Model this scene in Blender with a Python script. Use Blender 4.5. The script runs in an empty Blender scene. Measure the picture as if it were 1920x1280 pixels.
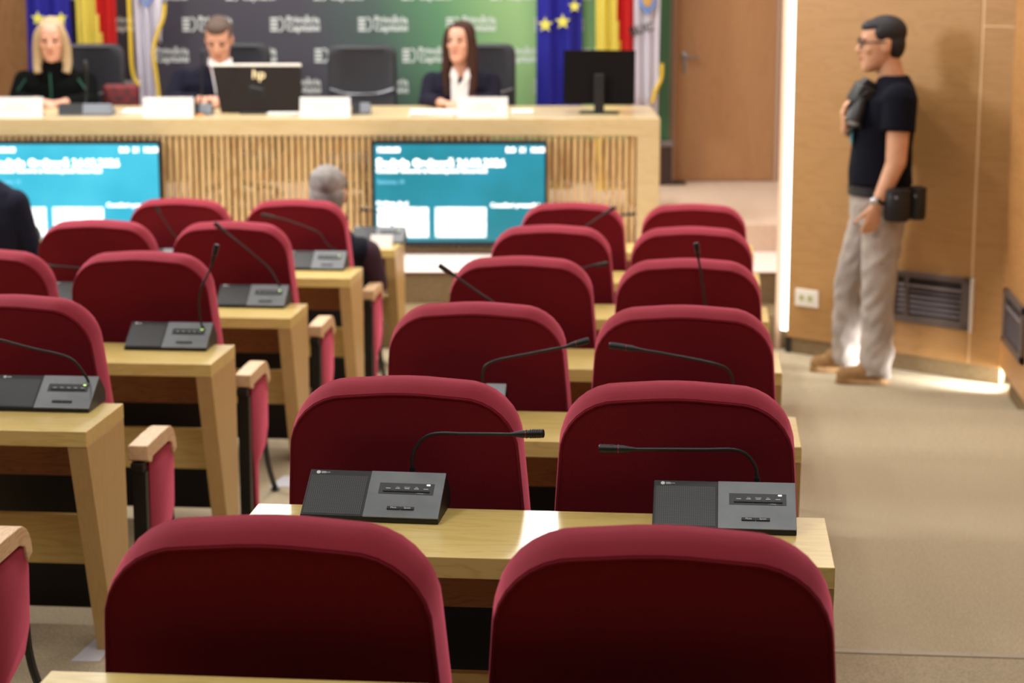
import bpy, bmesh, math, random
from mathutils import Vector, Matrix
random.seed(7)
C = bpy.context.scene.collection
scene = bpy.context.scene
PI = math.pi
V = Vector
# ------------------------------------------------------------------ camera
cam_d = bpy.data.cameras.new('camera'); cam = bpy.data.objects.new('camera', cam_d); C.objects.link(cam)
cam_d.lens = 70.0; cam_d.sensor_width = 36.0; cam_d.clip_start = 0.05; cam_d.clip_end = 100
yaw, pitch, roll = math.radians(5.5706), math.radians(10.9168), math.radians(-0.048)
Fv = V((-math.sin(yaw)*math.cos(pitch), math.cos(yaw)*math.cos(pitch), -math.sin(pitch)))
Rv = V((math.cos(yaw), math.sin(yaw), 0)); Uv = Rv.cross(Fv)
R2 = Rv*math.cos(roll)+Uv*math.sin(roll); U2 = -Rv*math.sin(roll)+Uv*math.cos(roll)
M = Matrix((( R2.x, U2.x, -Fv.x, 0), (R2.y, U2.y, -Fv.y, 0), (R2.z, U2.z, -Fv.z, 1.77), (0, 0, 0, 1)))
cam.matrix_world = M
cam_d.dof.use_dof = True; cam_d.dof.focus_distance = 3.75; cam_d.dof.aperture_fstop = 4.6; cam_d.dof.aperture_blades = 9
scene.camera = cam
scene.view_settings.view_transform = 'Standard'; scene.view_settings.look = 'None'
scene.view_settings.gamma = 1.0; scene.view_settings.exposure = 0.0
scene.view_settings.use_curve_mapping = False
# ------------------------------------------------------------------ light
w = bpy.data.worlds.new('world'); scene.world = w; w.use_nodes = True
w.node_tree.nodes['Background'].inputs[0].default_value = (1.0, 0.98, 0.96, 1)
w.node_tree.nodes['Background'].inputs[1].default_value = 0.35
def area(name, loc, sx, sy, power, col=(1, .95, .88), rot=(0, 0, 0)):
    l = bpy.data.lights.new(name, 'AREA'); l.shape = 'RECTANGLE'; l.size = sx; l.size_y = sy; l.energy = power; l.color = col
    o = bpy.data.objects.new(name, l); C.objects.link(o); o.location = loc; o.rotation_euler = rot
    return o
CEIL = 3.35
for lx in (-4.8, -2.9, -1.0, 0.75):
    area('ceiling_light_strip', (lx, 11.9, CEIL-.06), .22, 5.4, 125, (1, .98, .955))
for lx in (-2.9, -1.0, 0.75):
    area('ceiling_light_strip', (lx, 6.6, CEIL-.06), .22, 4.0, 28, (1, .98, .955))
for lx in (-1.9, .0):
    area('ceiling_light_strip', (lx, 2.9, CEIL-.06), .22, 2.2, 31, (1, .98, .955))
area('left_hall_lamp', (-5.2, 8.5, 3.0), 1.6, 1.2, 240, (1, .98, .955), (math.radians(-8), math.radians(-64), 0))
area('right_fill_light', (1.44, 7.6, 1.6), 1.3, 2.4, 9, (.90, .94, 1.0), (0, math.radians(90), 0))  # fill added for the bluish rim from the right; this wall has no window
gl = area('corner_gap_daylight', (1.60, 9.86, -.285), .05, .20, 4.5, (.97, .98, 1.0))
gl.rotation_euler = V((-.86, .44, -.07)).to_track_quat('-Z', 'X').to_euler(); gl.data.spread = math.radians(50)
# ------------------------------------------------------------------ materials
def s2l(c): return tuple(((x/255)/12.92 if x/255 <= .04045 else ((x/255+.055)/1.055)**2.4) for x in c)
MATS = {}
def mat(name, rgb, rough=.6, metal=0, spec=.5, emit=0, noise=0, nscale=20, bump=0, bscale=200, sheen=0, coat=0, lin=False, nstretch=(1, 1, 1), rgb2=None, detail=4, tint=None):
    if name in MATS: return MATS[name]
    m = bpy.data.materials.new(name); m.use_nodes = True; nt = m.node_tree; b = nt.nodes['Principled BSDF']
    c = rgb if lin else s2l(rgb)
    b.inputs['Base Color'].default_value = (*c, 1); b.inputs['Roughness'].default_value = rough
    b.inputs['Metallic'].default_value = metal; b.inputs['Specular IOR Level'].default_value = spec
    if sheen:
        b.inputs['Sheen Weight'].default_value = sheen; b.inputs['Sheen Roughness'].default_value = .45
        b.inputs['Sheen Tint'].default_value = (*(tint or [min(1, x*2.2+.12) for x in c]), 1)
    if coat: b.inputs['Coat Weight'].default_value = coat; b.inputs['Coat Roughness'].default_value = .08
    if emit:
        b.inputs['Emission Color'].default_value = (*c, 1); b.inputs['Emission Strength'].default_value = emit
    tc = nt.nodes.new('ShaderNodeTexCoord')
    if noise:
        mp = nt.nodes.new('ShaderNodeMapping'); mp.inputs['Scale'].default_value = nstretch
        nz = nt.nodes.new('ShaderNodeTexNoise'); nz.inputs['Scale'].default_value = nscale; nz.inputs['Detail'].default_value = detail
        nt.links.new(tc.outputs['Object'], mp.inputs[0]); nt.links.new(mp.outputs[0], nz.inputs['Vector'])
        r = nt.nodes.new('ShaderNodeValToRGB')
        c2 = (rgb2 if lin else s2l(rgb2)) if rgb2 else tuple(x*(1-noise) for x in c)
        r.color_ramp.elements[0].position = .35; r.color_ramp.elements[1].position = .65
        r.color_ramp.elements[0].color = (*c2, 1); r.color_ramp.elements[1].color = (*(tuple(min(1, x*(1+noise*.3)) for x in c)), 1)
        nt.links.new(nz.outputs['Fac'], r.inputs[0]); nt.links.new(r.outputs[0], b.inputs['Base Color'])
    if bump:
        nb = nt.nodes.new('ShaderNodeTexNoise'); nb.inputs['Scale'].default_value = bscale; nb.inputs['Detail'].default_value = 2
        nt.links.new(tc.outputs['Object'], nb.inputs['Vector'])
        bp = nt.nodes.new('ShaderNodeBump'); bp.inputs['Strength'].default_value = bump; bp.inputs['Distance'].default_value = .002
        nt.links.new(nb.outputs['Fac'], bp.inputs['Height']); nt.links.new(bp.outputs[0], b.inputs['Normal'])
    MATS[name] = m
    return m
def wood(name, light, dark, scale=(1.5, 14, 14), rough=.4, coat=0, rings=3.0):
    if name in MATS: return MATS[name]
    m = bpy.data.materials.new(name); m.use_nodes = True; nt = m.node_tree; b = nt.nodes['Principled BSDF']
    tc = nt.nodes.new('ShaderNodeTexCoord'); mp = nt.nodes.new('ShaderNodeMapping'); mp.inputs['Scale'].default_value = scale
    nt.links.new(tc.outputs['Object'], mp.inputs[0])
    n1 = nt.nodes.new('ShaderNodeTexNoise'); n1.inputs['Scale'].default_value = rings; n1.inputs['Detail'].default_value = 5; n1.inputs['Distortion'].default_value = 1.2
    nt.links.new(mp.outputs[0], n1.inputs['Vector'])
    wv = nt.nodes.new('ShaderNodeMath'); wv.operation = 'PINGPONG'; wv.inputs[1].default_value = .09
    nt.links.new(n1.outputs['Fac'], wv.inputs[0])
    dv = nt.nodes.new('ShaderNodeMath'); dv.operation = 'DIVIDE'; dv.inputs[1].default_value = .09; nt.links.new(wv.outputs[0], dv.inputs[0])
    r = nt.nodes.new('ShaderNodeValToRGB'); r.color_ramp.elements[0].position = 0; r.color_ramp.elements[1].position = .55
    r.color_ramp.elements[0].color = (*s2l(dark), 1); r.color_ramp.elements[1].color = (*s2l(light), 1)
    nt.links.new(dv.outputs[0], r.inputs[0]); nt.links.new(r.outputs[0], b.inputs['Base Color'])
    b.inputs['Roughness'].default_value = rough
    if coat: b.inputs['Coat Weight'].default_value = coat; b.inputs['Coat Roughness'].default_value = .12
    MATS[name] = m
    return m
RED = mat('red_fabric', (112, 20, 29), rough=.9, spec=.12, sheen=1.0, tint=(1, .18, .27), noise=.10, nscale=300, bump=.25, bscale=900)
OAK = wood('desk_oak', (224, 196, 120), (212, 182, 106), scale=(1.2, 9, 9), rough=.32, coat=.25, rings=2.2)
ARM = wood('armrest_beech', (226, 190, 148), (208, 168, 124), scale=(12, 2, 12), rough=.45, rings=2)
VENEER = wood('wall_veneer', (176, 133, 80), (168, 125, 73), scale=(1.2, 1.2, 9), rough=.45, coat=.1, rings=1.6)
DOORW = wood('door_veneer', (178, 134, 92), (171, 127, 85), scale=(6, 6, 1), rough=.5, rings=1.6)
SLAT = wood('slat_wood', (212, 178, 122), (188, 148, 94), scale=(3, 3, .5), rough=.5, rings=3)
DAIS = wood('dais_beech', (206, 184, 138), (200, 175, 127), scale=(1, 8, 8), rough=.35, coat=.25, rings=2)
CARPET = mat('carpet', (184, 170, 142), rough=.97, spec=.1, noise=.22, nscale=170, bump=.8, bscale=260, detail=8)
CARPET2 = mat('carpet_brown', (138, 118, 88), rough=.97, spec=.1, noise=.2, nscale=120, bump=.5, bscale=200)
STAGEC = mat('stage_covering', (212, 188, 166), rough=.85, spec=.2, noise=.06, nscale=30)
BLACK = mat('black_metal', (18, 18, 20), rough=.45)
BLACKP = mat('black_plastic', (16, 17, 19), rough=.5)
CHROME = mat('metal_grey', (150, 150, 155), rough=.3, metal=1)
SILVER = mat('silver_plate', (122, 126, 129), rough=.36, metal=.2, noise=.22, nscale=9)
DPLAST = mat('dark_panel', (52, 54, 56), rough=.5)
WHITE = mat('white_paper', (222, 219, 216), rough=.8)
WHITEP = mat('white_plastic', (232, 226, 214), rough=.5)
WPRINT = mat('white_print', (215, 218, 218), rough=.6)
LEATHER = mat('black_leather', (40, 40, 46), rough=.5)
# ------------------------------------------------------------------ mesh helpers
def obj(name, bm, m, parent=None, smooth=False, loc=None, rotz=0):
    me = bpy.data.meshes.new(name); bmesh.ops.recalc_face_normals(bm, faces=bm.faces) if len(bm.faces) else None
    bm.to_mesh(me); bm.free()
    for x in (m if isinstance(m, (list, tuple)) else [m]): me.materials.append(x)
    if smooth:
        for p in me.polygons: p.use_smooth = True
        if smooth != 'all':
            try: me.set_sharp_from_angle(angle=math.radians(42))
            except Exception: pass
    o = bpy.data.objects.new(name, me); C.objects.link(o)
    if parent: o.parent = parent
    if loc: o.location = loc
    if rotz: o.rotation_euler = (0, 0, rotz)
    return o
def tag(o, label, cat, group=None):
    o['label'] = label; o['category'] = cat
    if group: o['group'] = group
    return o
def thing(name, label, cat, loc=(0, 0, 0), rotz=0, group=None):
    o = bpy.data.objects.new(name, None); o.empty_display_size = .05; C.objects.link(o)
    o.location = loc; o.rotation_euler = (0, 0, rotz)
    return tag(o, label, cat, group)
def struct(name, bm, m, **k):
    o = obj(name, bm, m, **k); o['kind'] = 'structure'; return o
def box(bm, x0, x1, y0, y1, z0, z1, bev=0, mi=0, seg=2):
    t = bmesh.new(); r = bmesh.ops.create_cube(t, size=1)
    for v in t.verts: v.co = V(((x0+x1)/2+v.co.x*(x1-x0), (y0+y1)/2+v.co.y*(y1-y0), (z0+z1)/2+v.co.z*(z1-z0)))
    if bev: bmesh.ops.bevel(t, geom=t.edges[:], offset=bev, segments=seg, profile=.5, affect='EDGES')
    merge(bm, t, mi)
    return bm
def merge(bm, t, mi=0, mx=None):
    vs = {}
    for v in t.verts: vs[v] = bm.verts.new(mx @ v.co if mx else v.co)
    for f in t.faces:
        try:
            nf = bm.faces.new([vs[v] for v in f.verts]); nf.material_index = mi or f.material_index; nf.smooth = f.smooth
        except ValueError: pass
    t.free()
def prism(bm, pts, axis, a0, a1, mi=0, bev=0):
    """extrude a 2D outline; axis 'x': pts are (y,z); 'y': (x,z); 'z': (x,y)"""
    def P(p, a):
        return V((a, p[0], p[1])) if axis == 'x' else V((p[0], a, p[1])) if axis == 'y' else V((p[0], p[1], a))
    t = bmesh.new()
    A = [t.verts.new(P(p, a0)) for p in pts]; B = [t.verts.new(P(p, a1)) for p in pts]
    n = len(pts); t.faces.new(A); t.faces.new(B[::-1])
    for i in range(n): t.faces.new([A[i], A[(i+1) % n], B[(i+1) % n], B[i]])
    bmesh.ops.recalc_face_normals(t, faces=t.faces)
    if bev:
        es = [e for e in t.edges if e.calc_face_angle(0) > .5]
        bmesh.ops.bevel(t, geom=es, offset=bev, segments=2, profile=.5, affect='EDGES')
    merge(bm, t, mi)
    return bm
def loft(bm, rings, mi=0, cap=True):
    """rings: lists of points, same count"""
    R = [[bm.verts.new(p) for p in r] for r in rings]; n = len(R[0])
    for a, b in zip(R, R[1:]):
        for i in range(n):
            f = bm.faces.new([a[i], a[(i+1) % n], b[(i+1) % n], b[i]]); f.material_index = mi
    if cap:
        f = bm.faces.new(R[0][::-1]); f.material_index = mi
        f = bm.faces.new(R[-1]); f.material_index = mi
    return R
def smoothpath(pts, n=6):
    P = [V(p) for p in pts]; out = []
    for i in range(len(P)-1):
        p0 = P[max(i-1, 0)]; p1 = P[i]; p2 = P[i+1]; p3 = P[min(i+2, len(P)-1)]
        for k in range(n):
            t = k/n; out.append(.5*((2*p1)+(-p0+p2)*t+(2*p0-5*p1+4*p2-p3)*t*t+(-p0+3*p1-3*p2+p3)*t**3))
    out.append(P[-1]); return out
def tube(bm, pts, r, n=10, mi=0, cap=True):
    pts = [V(p) for p in pts]; rs = r if isinstance(r, (list, tuple)) else [r]*len(pts)
    rings = []; up = V((0, 0, 1)); prev = None
    for i, p in enumerate(pts):
        d = (pts[min(i+1, len(pts)-1)]-pts[max(i-1, 0)]).normalized()
        if prev is None:
            a = d.cross(up)
            if a.length < .01: a = d.cross(V((1, 0, 0)))
            a.normalize()
        else:
            a = (prev-d*prev.dot(d)).normalized()
        b = d.cross(a); prev = a
        rings.append([p+(a*math.cos(2*PI*k/n)+b*math.sin(2*PI*k/n))*rs[i] for k in range(n)])
    loft(bm, rings, mi, cap)
def ell(bm, c, r, mx=None, mi=0, u=20, v=14):
    t = bmesh.new(); bmesh.ops.create_uvsphere(t, u_segments=u, v_segments=v, radius=1)
    for q in t.verts:
        p = V((q.co.x*r[0], q.co.y*r[1], q.co.z*r[2]))
        if mx: p = mx @ p
        q.co = p+V(c)
    merge(bm, t, mi)
def cap(bm, p0, r0, p1, r1, n=14):
    """tapered limb with rounded joints"""
    tube(bm, [p0, p1], [r0, r1], n=n); ell(bm, p0, (r0,)*3, u=n, v=8); ell(bm, p1, (r1,)*3, u=n, v=8)
def oval_loft(bm, secs, n=20, mx=None, p=2.0):
    """secs: (center, rx, ry) horizontal ovals"""
    rings = []
    for c, rx, ry in secs:
        c = V(c); rr = []
        for k in range(n):
            a = 2*PI*k/n; ca, sa = math.cos(a), math.sin(a)
            q = c+V((rx*math.copysign(abs(ca)**(2/p), ca), ry*math.copysign(abs(sa)**(2/p), sa), 0))
            rr.append(mx @ q if mx else q)
        rings.append(rr)
    loft(bm, rings)
def fuse(bm, voxel=.008, smooth=4):
    me = bpy.data.meshes.new('t'); bmesh.ops.recalc_face_normals(bm, faces=bm.faces); bm.to_mesh(me); bm.free()
    o = bpy.data.objects.new('t', me); C.objects.link(o)
    m = o.modifiers.new('r', 'REMESH'); m.mode = 'VOXEL'; m.voxel_size = voxel; m.use_smooth_shade = True
    if smooth:
        s = o.modifiers.new('s', 'SMOOTH'); s.iterations = smooth; s.factor = .5
    dg = bpy.context.evaluated_depsgraph_get(); dg.update()
    nm = bpy.data.meshes.new_from_object(o.evaluated_get(dg))
    bpy.data.objects.remove(o); bpy.data.meshes.remove(me)
    b = bmesh.new(); b.from_mesh(nm); bpy.data.meshes.remove(nm)
    return b
def text(bm, s, size, mx, depth=.0004, align='LEFT', mi=0, bold=0, ls=1.0):
    cu = bpy.data.curves.new('t', 'FONT'); cu.body = s; cu.size = size; cu.extrude = depth; cu.align_x = align
    cu.offset = bold; cu.resolution_u = 2; cu.space_line = ls
    o = bpy.data.objects.new('t', cu); C.objects.link(o)
    dg = bpy.context.evaluated_depsgraph_get(); dg.update()
    me = bpy.data.meshes.new_from_object(o.evaluated_get(dg))
    bpy.data.objects.remove(o); bpy.data.curves.remove(cu)
    b = bmesh.new(); b.from_mesh(me); bpy.data.meshes.remove(me)
    merge(bm, b, mi, mx)
def face_mx(origin, xdir, updir):
    x = V(xdir).normalized(); u = V(updir).normalized(); n = x.cross(u)
    return Matrix(((x.x, u.x, n.x, origin[0]), (x.y, u.y, n.y, origin[1]), (x.z, u.z, n.z, origin[2]), (0, 0, 0, 1)))
def dup(root, loc=None, rotz=None, label=None, group=None):
    r = root.copy(); C.objects.link(r)
    if loc is not None: r.location = loc
    if rotz is not None: r.rotation_euler = (0, 0, rotz)
    if label: r['label'] = label
    if group: r['group'] = group
    for ch in list(root.children):
        c = ch.copy(); C.objects.link(c); c.parent = r
        for g in list(ch.children):
            d = g.copy(); C.objects.link(d); d.parent = c
    return r
# ------------------------------------------------------------------ layout constants
Y = [2.79+1.3036*k for k in range(8)]
FL = [-.02-.066*k for k in range(6)]+[-.35, -.35]
TH = math.radians(5.0); D0 = V((-.284, 11.93, 0))
ex = V((math.cos(TH), math.sin(TH), 0)); ey = V((-math.sin(TH), math.cos(TH), 0))
def D(u, v, z): return D0+ex*u+ey*v+V((0, 0, z))
RX = (-.616, -.051)            # right block seat centres
LX = (-1.929-.565, -1.929)     # left block seat centres
# ------------------------------------------------------------------ setting: floor in tiers
bm = bmesh.new()
edges = [-3.0]+[Y[k]-.15 for k in range(1, 6)]+[16.5]
prof = []
for k in range(6):
    prof += [(edges[k], FL[k]), (edges[k+1], FL[k])]
prof += [(16.5, -.6), (-3.0, -.6)]
prism(bm, prof, 'x', -9, 5)
struct('floor', bm, CARPET)
for i, k in enumerate((1,)):   # metal nosing strips in the right aisle
    bm = bmesh.new(); e = edges[k+1]
    box(bm, .30, 3.2, e-.035, e-.005, FL[k], FL[k]+.003)
    if k == 1:
        for j in range(12): ell(bm, (.55+j*.19, e-.02, FL[k]+.003), (.004, .004, .0015), u=8, v=5)
    struct('trim_%d' % (i+1), bm, mat('nosing', (165, 152, 132), rough=.5, metal=.2) if k == 1 else CARPET)
# stage with two steps up (dais frame)
def dstruct(name, bm, m): return struct(name, bm, m, loc=tuple(D0), rotz=TH)
bm = bmesh.new(); box(bm, -9, .80, -1.12, 6, -.349, -.163, .006); dstruct('floor_step', bm, CARPET2)
bm = bmesh.new(); box(bm, -9, .80, -.72, 6, -.162, .012, .004); dstruct('floor_stage', bm, CARPET2)
bm = bmesh.new(); box(bm, -9, .80, -.735, .06, .0125, .019, .002); dstruct('floor_stage_top', bm, mat('stage_tread_lit', (238, 222, 212), rough=.7))  # tread carpet painted paler, the bright light on it put into the colour
bm = bmesh.new(); box(bm, -9, 1.4, .062, 4, .0125, .183, .004); dstruct('floor_dais', bm, STAGEC)
# back wall
bm = bmesh.new(); box(bm, -4.2, .255, 2.45, 2.6, .0, 3.6); box(bm, 1.0, 1.5, 2.45, 2.6, 0, 3.6); box(bm, .255, 1.0, 2.45, 2.6, 2.3, 3.6)
dstruct('wall_back', bm, DOORW)
bm = bmesh.new(); box(bm, -9, -4.205, 2.45, 2.6, .0, 3.6); dstruct('wall_back_left', bm, wood('veneer3', (150, 106, 62), (140, 96, 54), scale=(6, 6, 1), rough=.5, rings=1.6))
r_ = bpy.data.objects.new('door_1', None); C.objects.link(r_); r_.location = D(0, 0, 0); r_.rotation_euler = (0, 0, TH); r_['kind'] = 'structure'
bm = bmesh.new(); box(bm, .272, .985, 2.43, 2.49, .19, 2.28, .003); obj('door_leaf', bm, DOORW, r_)
bm = bmesh.new()
for a, b in ((.255, .270), (.988, 1.012)): box(bm, a, b, 2.415, 2.47, .184, 2.3, .003)
obj('door_frame', bm, mat('door_frame', (196, 168, 146), rough=.5), r_)
h = bmesh.new(); tube(h, [(.335, 2.43, 1.072), (.335, 2.38, 1.072), (.43, 2.375, 1.072)], .009); ell(h, (.335, 2.425, 1.072), (.024, .006, .024))
box(h, .322, .348, 2.424, 2.43, .95, 1.11, .002)
obj('door_handle', h, CHROME, r_, smooth=True)
# side wall of the stage, light slit, slanted panel wall, corner wall
W0 = V((.458, 10.772, 0)); W1 = V((1.483, 10.008, 0)); wd = (W1-W0).normalized(); wn = V((-wd.y, wd.x, 0))
wang = math.atan2(wd.y, wd.x)
def wstruct(name, bm, m): return struct(name, bm, m, loc=(W0.x, W0.y, 0), rotz=wang)
bm = bmesh.new()
box(bm, 0, 1.10, 0, .06, -.262, 3.6); box(bm, 1.116, 1.283, 0, .06, -.262, 3.6)
wstruct('wall_right', bm, VENEER)
bm = bmesh.new(); box(bm, 1.100, 1.116, .004, .05, -.262, .17); box(bm, 1.100, 1.116, .004, .05, .17, 3.6)
wstruct('trim_5', bm, mat('groove', (226, 192, 144), rough=.5))
bm = bmesh.new(); box(bm, 1.118, 1.283, -.002, .0, 1.432, 1.438); wstruct('trim_6', bm, mat('groove', (0, 0, 0)))
bm = bmesh.new(); box(bm, .02, 1.283, .012, .06, -.35, -.262); wstruct('baseboard_right', bm, CARPET2)
bm = bmesh.new(); box(bm, -.012, .02, .0, .05, -.35, -.262); wstruct('trim_7', bm, BLACK)
SLIT = mat('slit_glow', (255, 252, 246), emit=4)
bm = bmesh.new(); box(bm, -.056, -.008, .02, .05, -.235, 3.6); o = wstruct('window_1', bm, SLIT)
bm = bmesh.new()
prism(bm, [(.395, 10.86), (.425, 10.86), (.66, 14.65), (.60, 14.65)], 'z', -.349, 3.6)
struct('wall_stage_side', bm, mat('plaster', (205, 175, 152), rough=.8))
bm = bmesh.new(); box(bm, 1.487, 1.56, 4.0, 10.02, -.255, 3.6); struct('wall_corner', bm, wood('veneer2', (186, 134, 78), (172, 122, 68), scale=(9, 1.2, 9), rough=.45, rings=1.6))
bm = bmesh.new(); box(bm, 1.50, 1.56, 4.0, 9.74, -.349, -.256); struct('baseboard_corner', bm, CARPET2)
bm = bmesh.new(); box(bm, 1.561, 2.3, 9.2, 10.6, -.255, -.2); struct('wall_gap', bm, VENEER)
bm = bmesh.new(); box(bm, -9, 5, -3, 17, CEIL, CEIL+.1); struct('ceiling', bm, mat('ceiling_white', (150, 146, 140), rough=.9))
bm = bmesh.new(); box(bm, -9, 5, -3.1, -3, -.6, 3.4); struct('wall_rear', bm, mat('rear_wall', (70, 52, 38), rough=.7))
bm = bmesh.new(); box(bm, -9.1, -9, -3, 17, -.6, 3.4); struct('wall_left', bm, mat('rear_wall', (0, 0, 0)))
# vents and socket
def vent(name, label, loc, rot, x0, x1, z0, z1):
    t = thing(name, label, 'vent', loc, rot)
    b = bmesh.new(); fr = .05
    box(b, x0, x1, -.02, .0, z1-fr*.6, z1, .003); box(b, x0, x1, -.02, .0, z0, z0+fr*.8, .003)
    box(b, x0, x0+fr, -.02, 0, z0, z1, .003); box(b, x1-fr, x1, -.02, 0, z0, z1, .003)
    box(b, x0+.10, x0+.125, -.018, 0, z0, z1, .002)
    obj('frame', b, mat('vent_frame', (104, 92, 88), rough=.45, metal=.3), t)
    b = bmesh.new(); box(b, x0+.01, x1-.01, -.003, -.001, z0+.01, z1-.01); obj('backing', b, mat('vent_dark', (42, 36, 36), rough=.7), t)
    b = bmesh.new(); zz = z0+.055
    while zz < z1-.05:
        prism(b, [(-.016, zz), (-.013, zz+.003), (-.004, zz+.012), (-.007, zz+.009)], 'x', x0+.04, x1-.04); zz += .027
    box(b, x0+.12, x1-.05, -.024, -.018, z1-.075, z1-.066)
    obj('slat', b, mat('vent_slat', (150, 138, 140), rough=.4, metal=.2), t)
    return t
t = vent('air_vent', 'brown metal slatted air vent low on the wall behind the standing photographer', (W0.x, W0.y, 0), wang, .63, 1.112, -.09, .177)
b = bmesh.new(); box(b, 1.114, 1.128, -.022, 0, -.098, .177, .002); obj('edge_strip', b, WHITEP, t)
vent('air_vent', 'narrow slatted air vent on the side wall at the right edge of the photo', (1.487, 9.85, 0), -PI/2, .0, .62, -.09, .175)
t = thing('power_socket', 'white double power socket low on the wood wall left of the photographer', 'socket', (W0.x, W0.y, 0), wang)
b = bmesh.new(); box(b, .052, .198, -.012, 0, -.083, .011, .004); obj('plate', b, WHITEP, t)
for x in (.095, .15):
    b = bmesh.new(); tube(b, [(x, -.011, -.036), (x, -.0135, -.036)], .017, n=18); obj('outlet', b, mat('outlet_green', (176, 178, 120), rough=.6), t)
# ------------------------------------------------------------------ chairs
def back_outline(inset=0., n=8, drop=0.):
    """half outline mirrored; (x, z) above the floor, closed loop"""
    top = .988-inset-drop; zb = .50; r = .125-inset*.5
    def hw(z): return (.262 if z < .62 else .262-.075*(z-.62))-inset
    pts = [(hw(zb), zb), (hw(.6), .6), (hw(.75), .75)]
    ht = hw(top-r)
    for i in range(n+1):
        a = (PI/2)*i/n
        pts.append((ht-r+r*math.cos(a), top-r+r*math.sin(a)))
    m = ht-r; pts += [(m*.66, top+.003), (m*.33, top+.006), (0, top+.007)]
    L = [(-x, z) for x, z in pts[:-1]][::-1]
    return pts+L
LEAN = math.tan(math.radians(10)); T = .125
def back_pt(x, z, t): return V((x, (t-T)+(.98-z)*LEAN, z))
def build_back():
    bm = bmesh.new(); rings = []
    for t, ins, dr in ((0, .016, .020), (.0, .008, .018), (.003, .004, .017), (.03, .001, .010), (.06, 0, .004), (.09, .001, .0), (.108, .006, .0), (.119, .016, .0), (.125, .032, .0)):
        rings.append([back_pt(x, z, t) for x, z in back_outline(ins, 8, dr)])
    loft(bm, rings)
    return bm
def make_chair(left_arm, arm_out=.2825, down=False):
    root = bpy.data.objects.new('auditorium_chair', None); C.objects.link(root)
    obj('backrest', build_back(), RED, root, smooth=True)
    bm = bmesh.new()   # piping seam around the rear panel
    tube(bm, [back_pt(x, z, -.0005) for x, z in back_outline(.0065, 8, .018)], .0022, n=6)
    obj('piping', bm, RED, root, smooth=True)
    bm = bmesh.new(); box(bm, -.225, .225, .13, .21, .30, .62, .035, seg=3) if not down else box(bm, -.225, .225, .11, .52, .30, .385, .03, seg=3); obj('seat', bm, RED, root, smooth=True)
    bm = bmesh.new(); prism(bm, [(-.03, .075), (.03, .075), (.09, .34), (.06, .499), (-.035, .499)], 'x', -.260, .260, bev=.004)
    obj('rear_shell', bm, mat('black_shell', (12, 11, 13), rough=.6), root)
    for s, c in ((-1, -.2975), (1, arm_out)):
        if s < 0 and not left_arm: continue
        aw = .66 if c == .2825 else 1.0
        bm = bmesh.new(); w_ = .0225*aw
        prism(bm, [(.055, .50), (.29, .50), (.325, .44), (.315, .30), (.27, .235), (.15, .20), (.135, .0), (.085, .0), (.07, .2), (.05, .28)], 'x', c-w_, c+w_, bev=.006)
        obj('side_panel', bm, RED, root, smooth=True)
        bm = bmesh.new(); prism(bm, [(.015, .0), (.05, .0), (.048, .47), (.02, .47)], 'x', c-.02*aw, c+.02*aw, bev=.002)
        box(bm, c-.022*aw, c+.016*aw, .012, .055, .47, .498, .004); obj('rear_post', bm, BLACK, root)
        bm = bmesh.new(); up = [(.02, .548), (.15, .552), (.25, .552)]+[(.25+.085*math.sin(a), .462+.09*math.cos(a)) for a in (.3, .6, .9, 1.2, 1.5)]
        lo = [(.30, .455), (.285, .495), (.25, .508), (.075, .505), (.06, .49), (.02, .505)]
        prism(bm, up+lo, 'x', c-.029*aw, c+.029*aw, bev=.003); obj('armrest', bm, ARM, root)
        bm = bmesh.new(); tube(bm, smoothpath([(c, .31, .46), (c, .335, .33), (c, .35, .22), (c, .40, .12), (c, .50, .012)], 5), .011, n=8)
        ell(bm, (c, .50, .006), (.018, .026, .006), u=12, v=6); obj('front_leg', bm, BLACK, root, smooth=True)
    return root
protoA = make_chair(True); protoB = make_chair(False, .322); protoC = make_chair(False, .322, True); protoD = make_chair(False, .2825)
used = set()
rown = ['nearest', 'second', 'third', 'fourth', 'fifth', 'sixth']
def place_chair(k, x, proto, label, group, dz=0):
    first = proto.name not in used
    o = proto if first else dup(proto)
    used.add(proto.name)
    o.location = (x, Y[k], FL[k]+dz); tag(o, label, 'chair', group)
for k in range(6):
    for i, x in enumerate(RX):
        side = 'left' if i == 0 else 'right'
        place_chair(k, x, protoA if i == 0 else protoD, 'red seat, %s of the pair in the %s row from camera, right block' % (side, rown[k]), 'red seats of the right block')
place_chair(1, LX[1], protoB, 'red seat with pale wooden armrest cut by the left edge, lower left corner', 'red seats of the left block')
place_chair(2, LX[1], protoB, 'red aisle seat at the left edge beside the large near desk corner, wooden armrest', 'red seats of the left block')
place_chair(3, LX[1], protoB, 'red aisle seat of the left block with an upright microphone before its back', 'red seats of the left block')
place_chair(3, LX[0], protoA, 'red seat cut by the left edge, left neighbour of the seat with the upright microphone', 'red seats of the left block')
place_chair(4, LX[1], protoB, 'red aisle seat of the left block, second row before the grey-haired man', 'red seats of the left block')
place_chair(4, LX[0], protoA, 'red seat in the left block below the left screen, just right of the dark-suited man', 'red seats of the left block')
place_chair(5, LX[1], protoC, 'red aisle seat in which the grey-haired man sits', 'red seats of the left block')
place_chair(5, LX[0], protoA, 'red seat in front of the lower right corner of the left screen', 'red seats of the left block')
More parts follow.
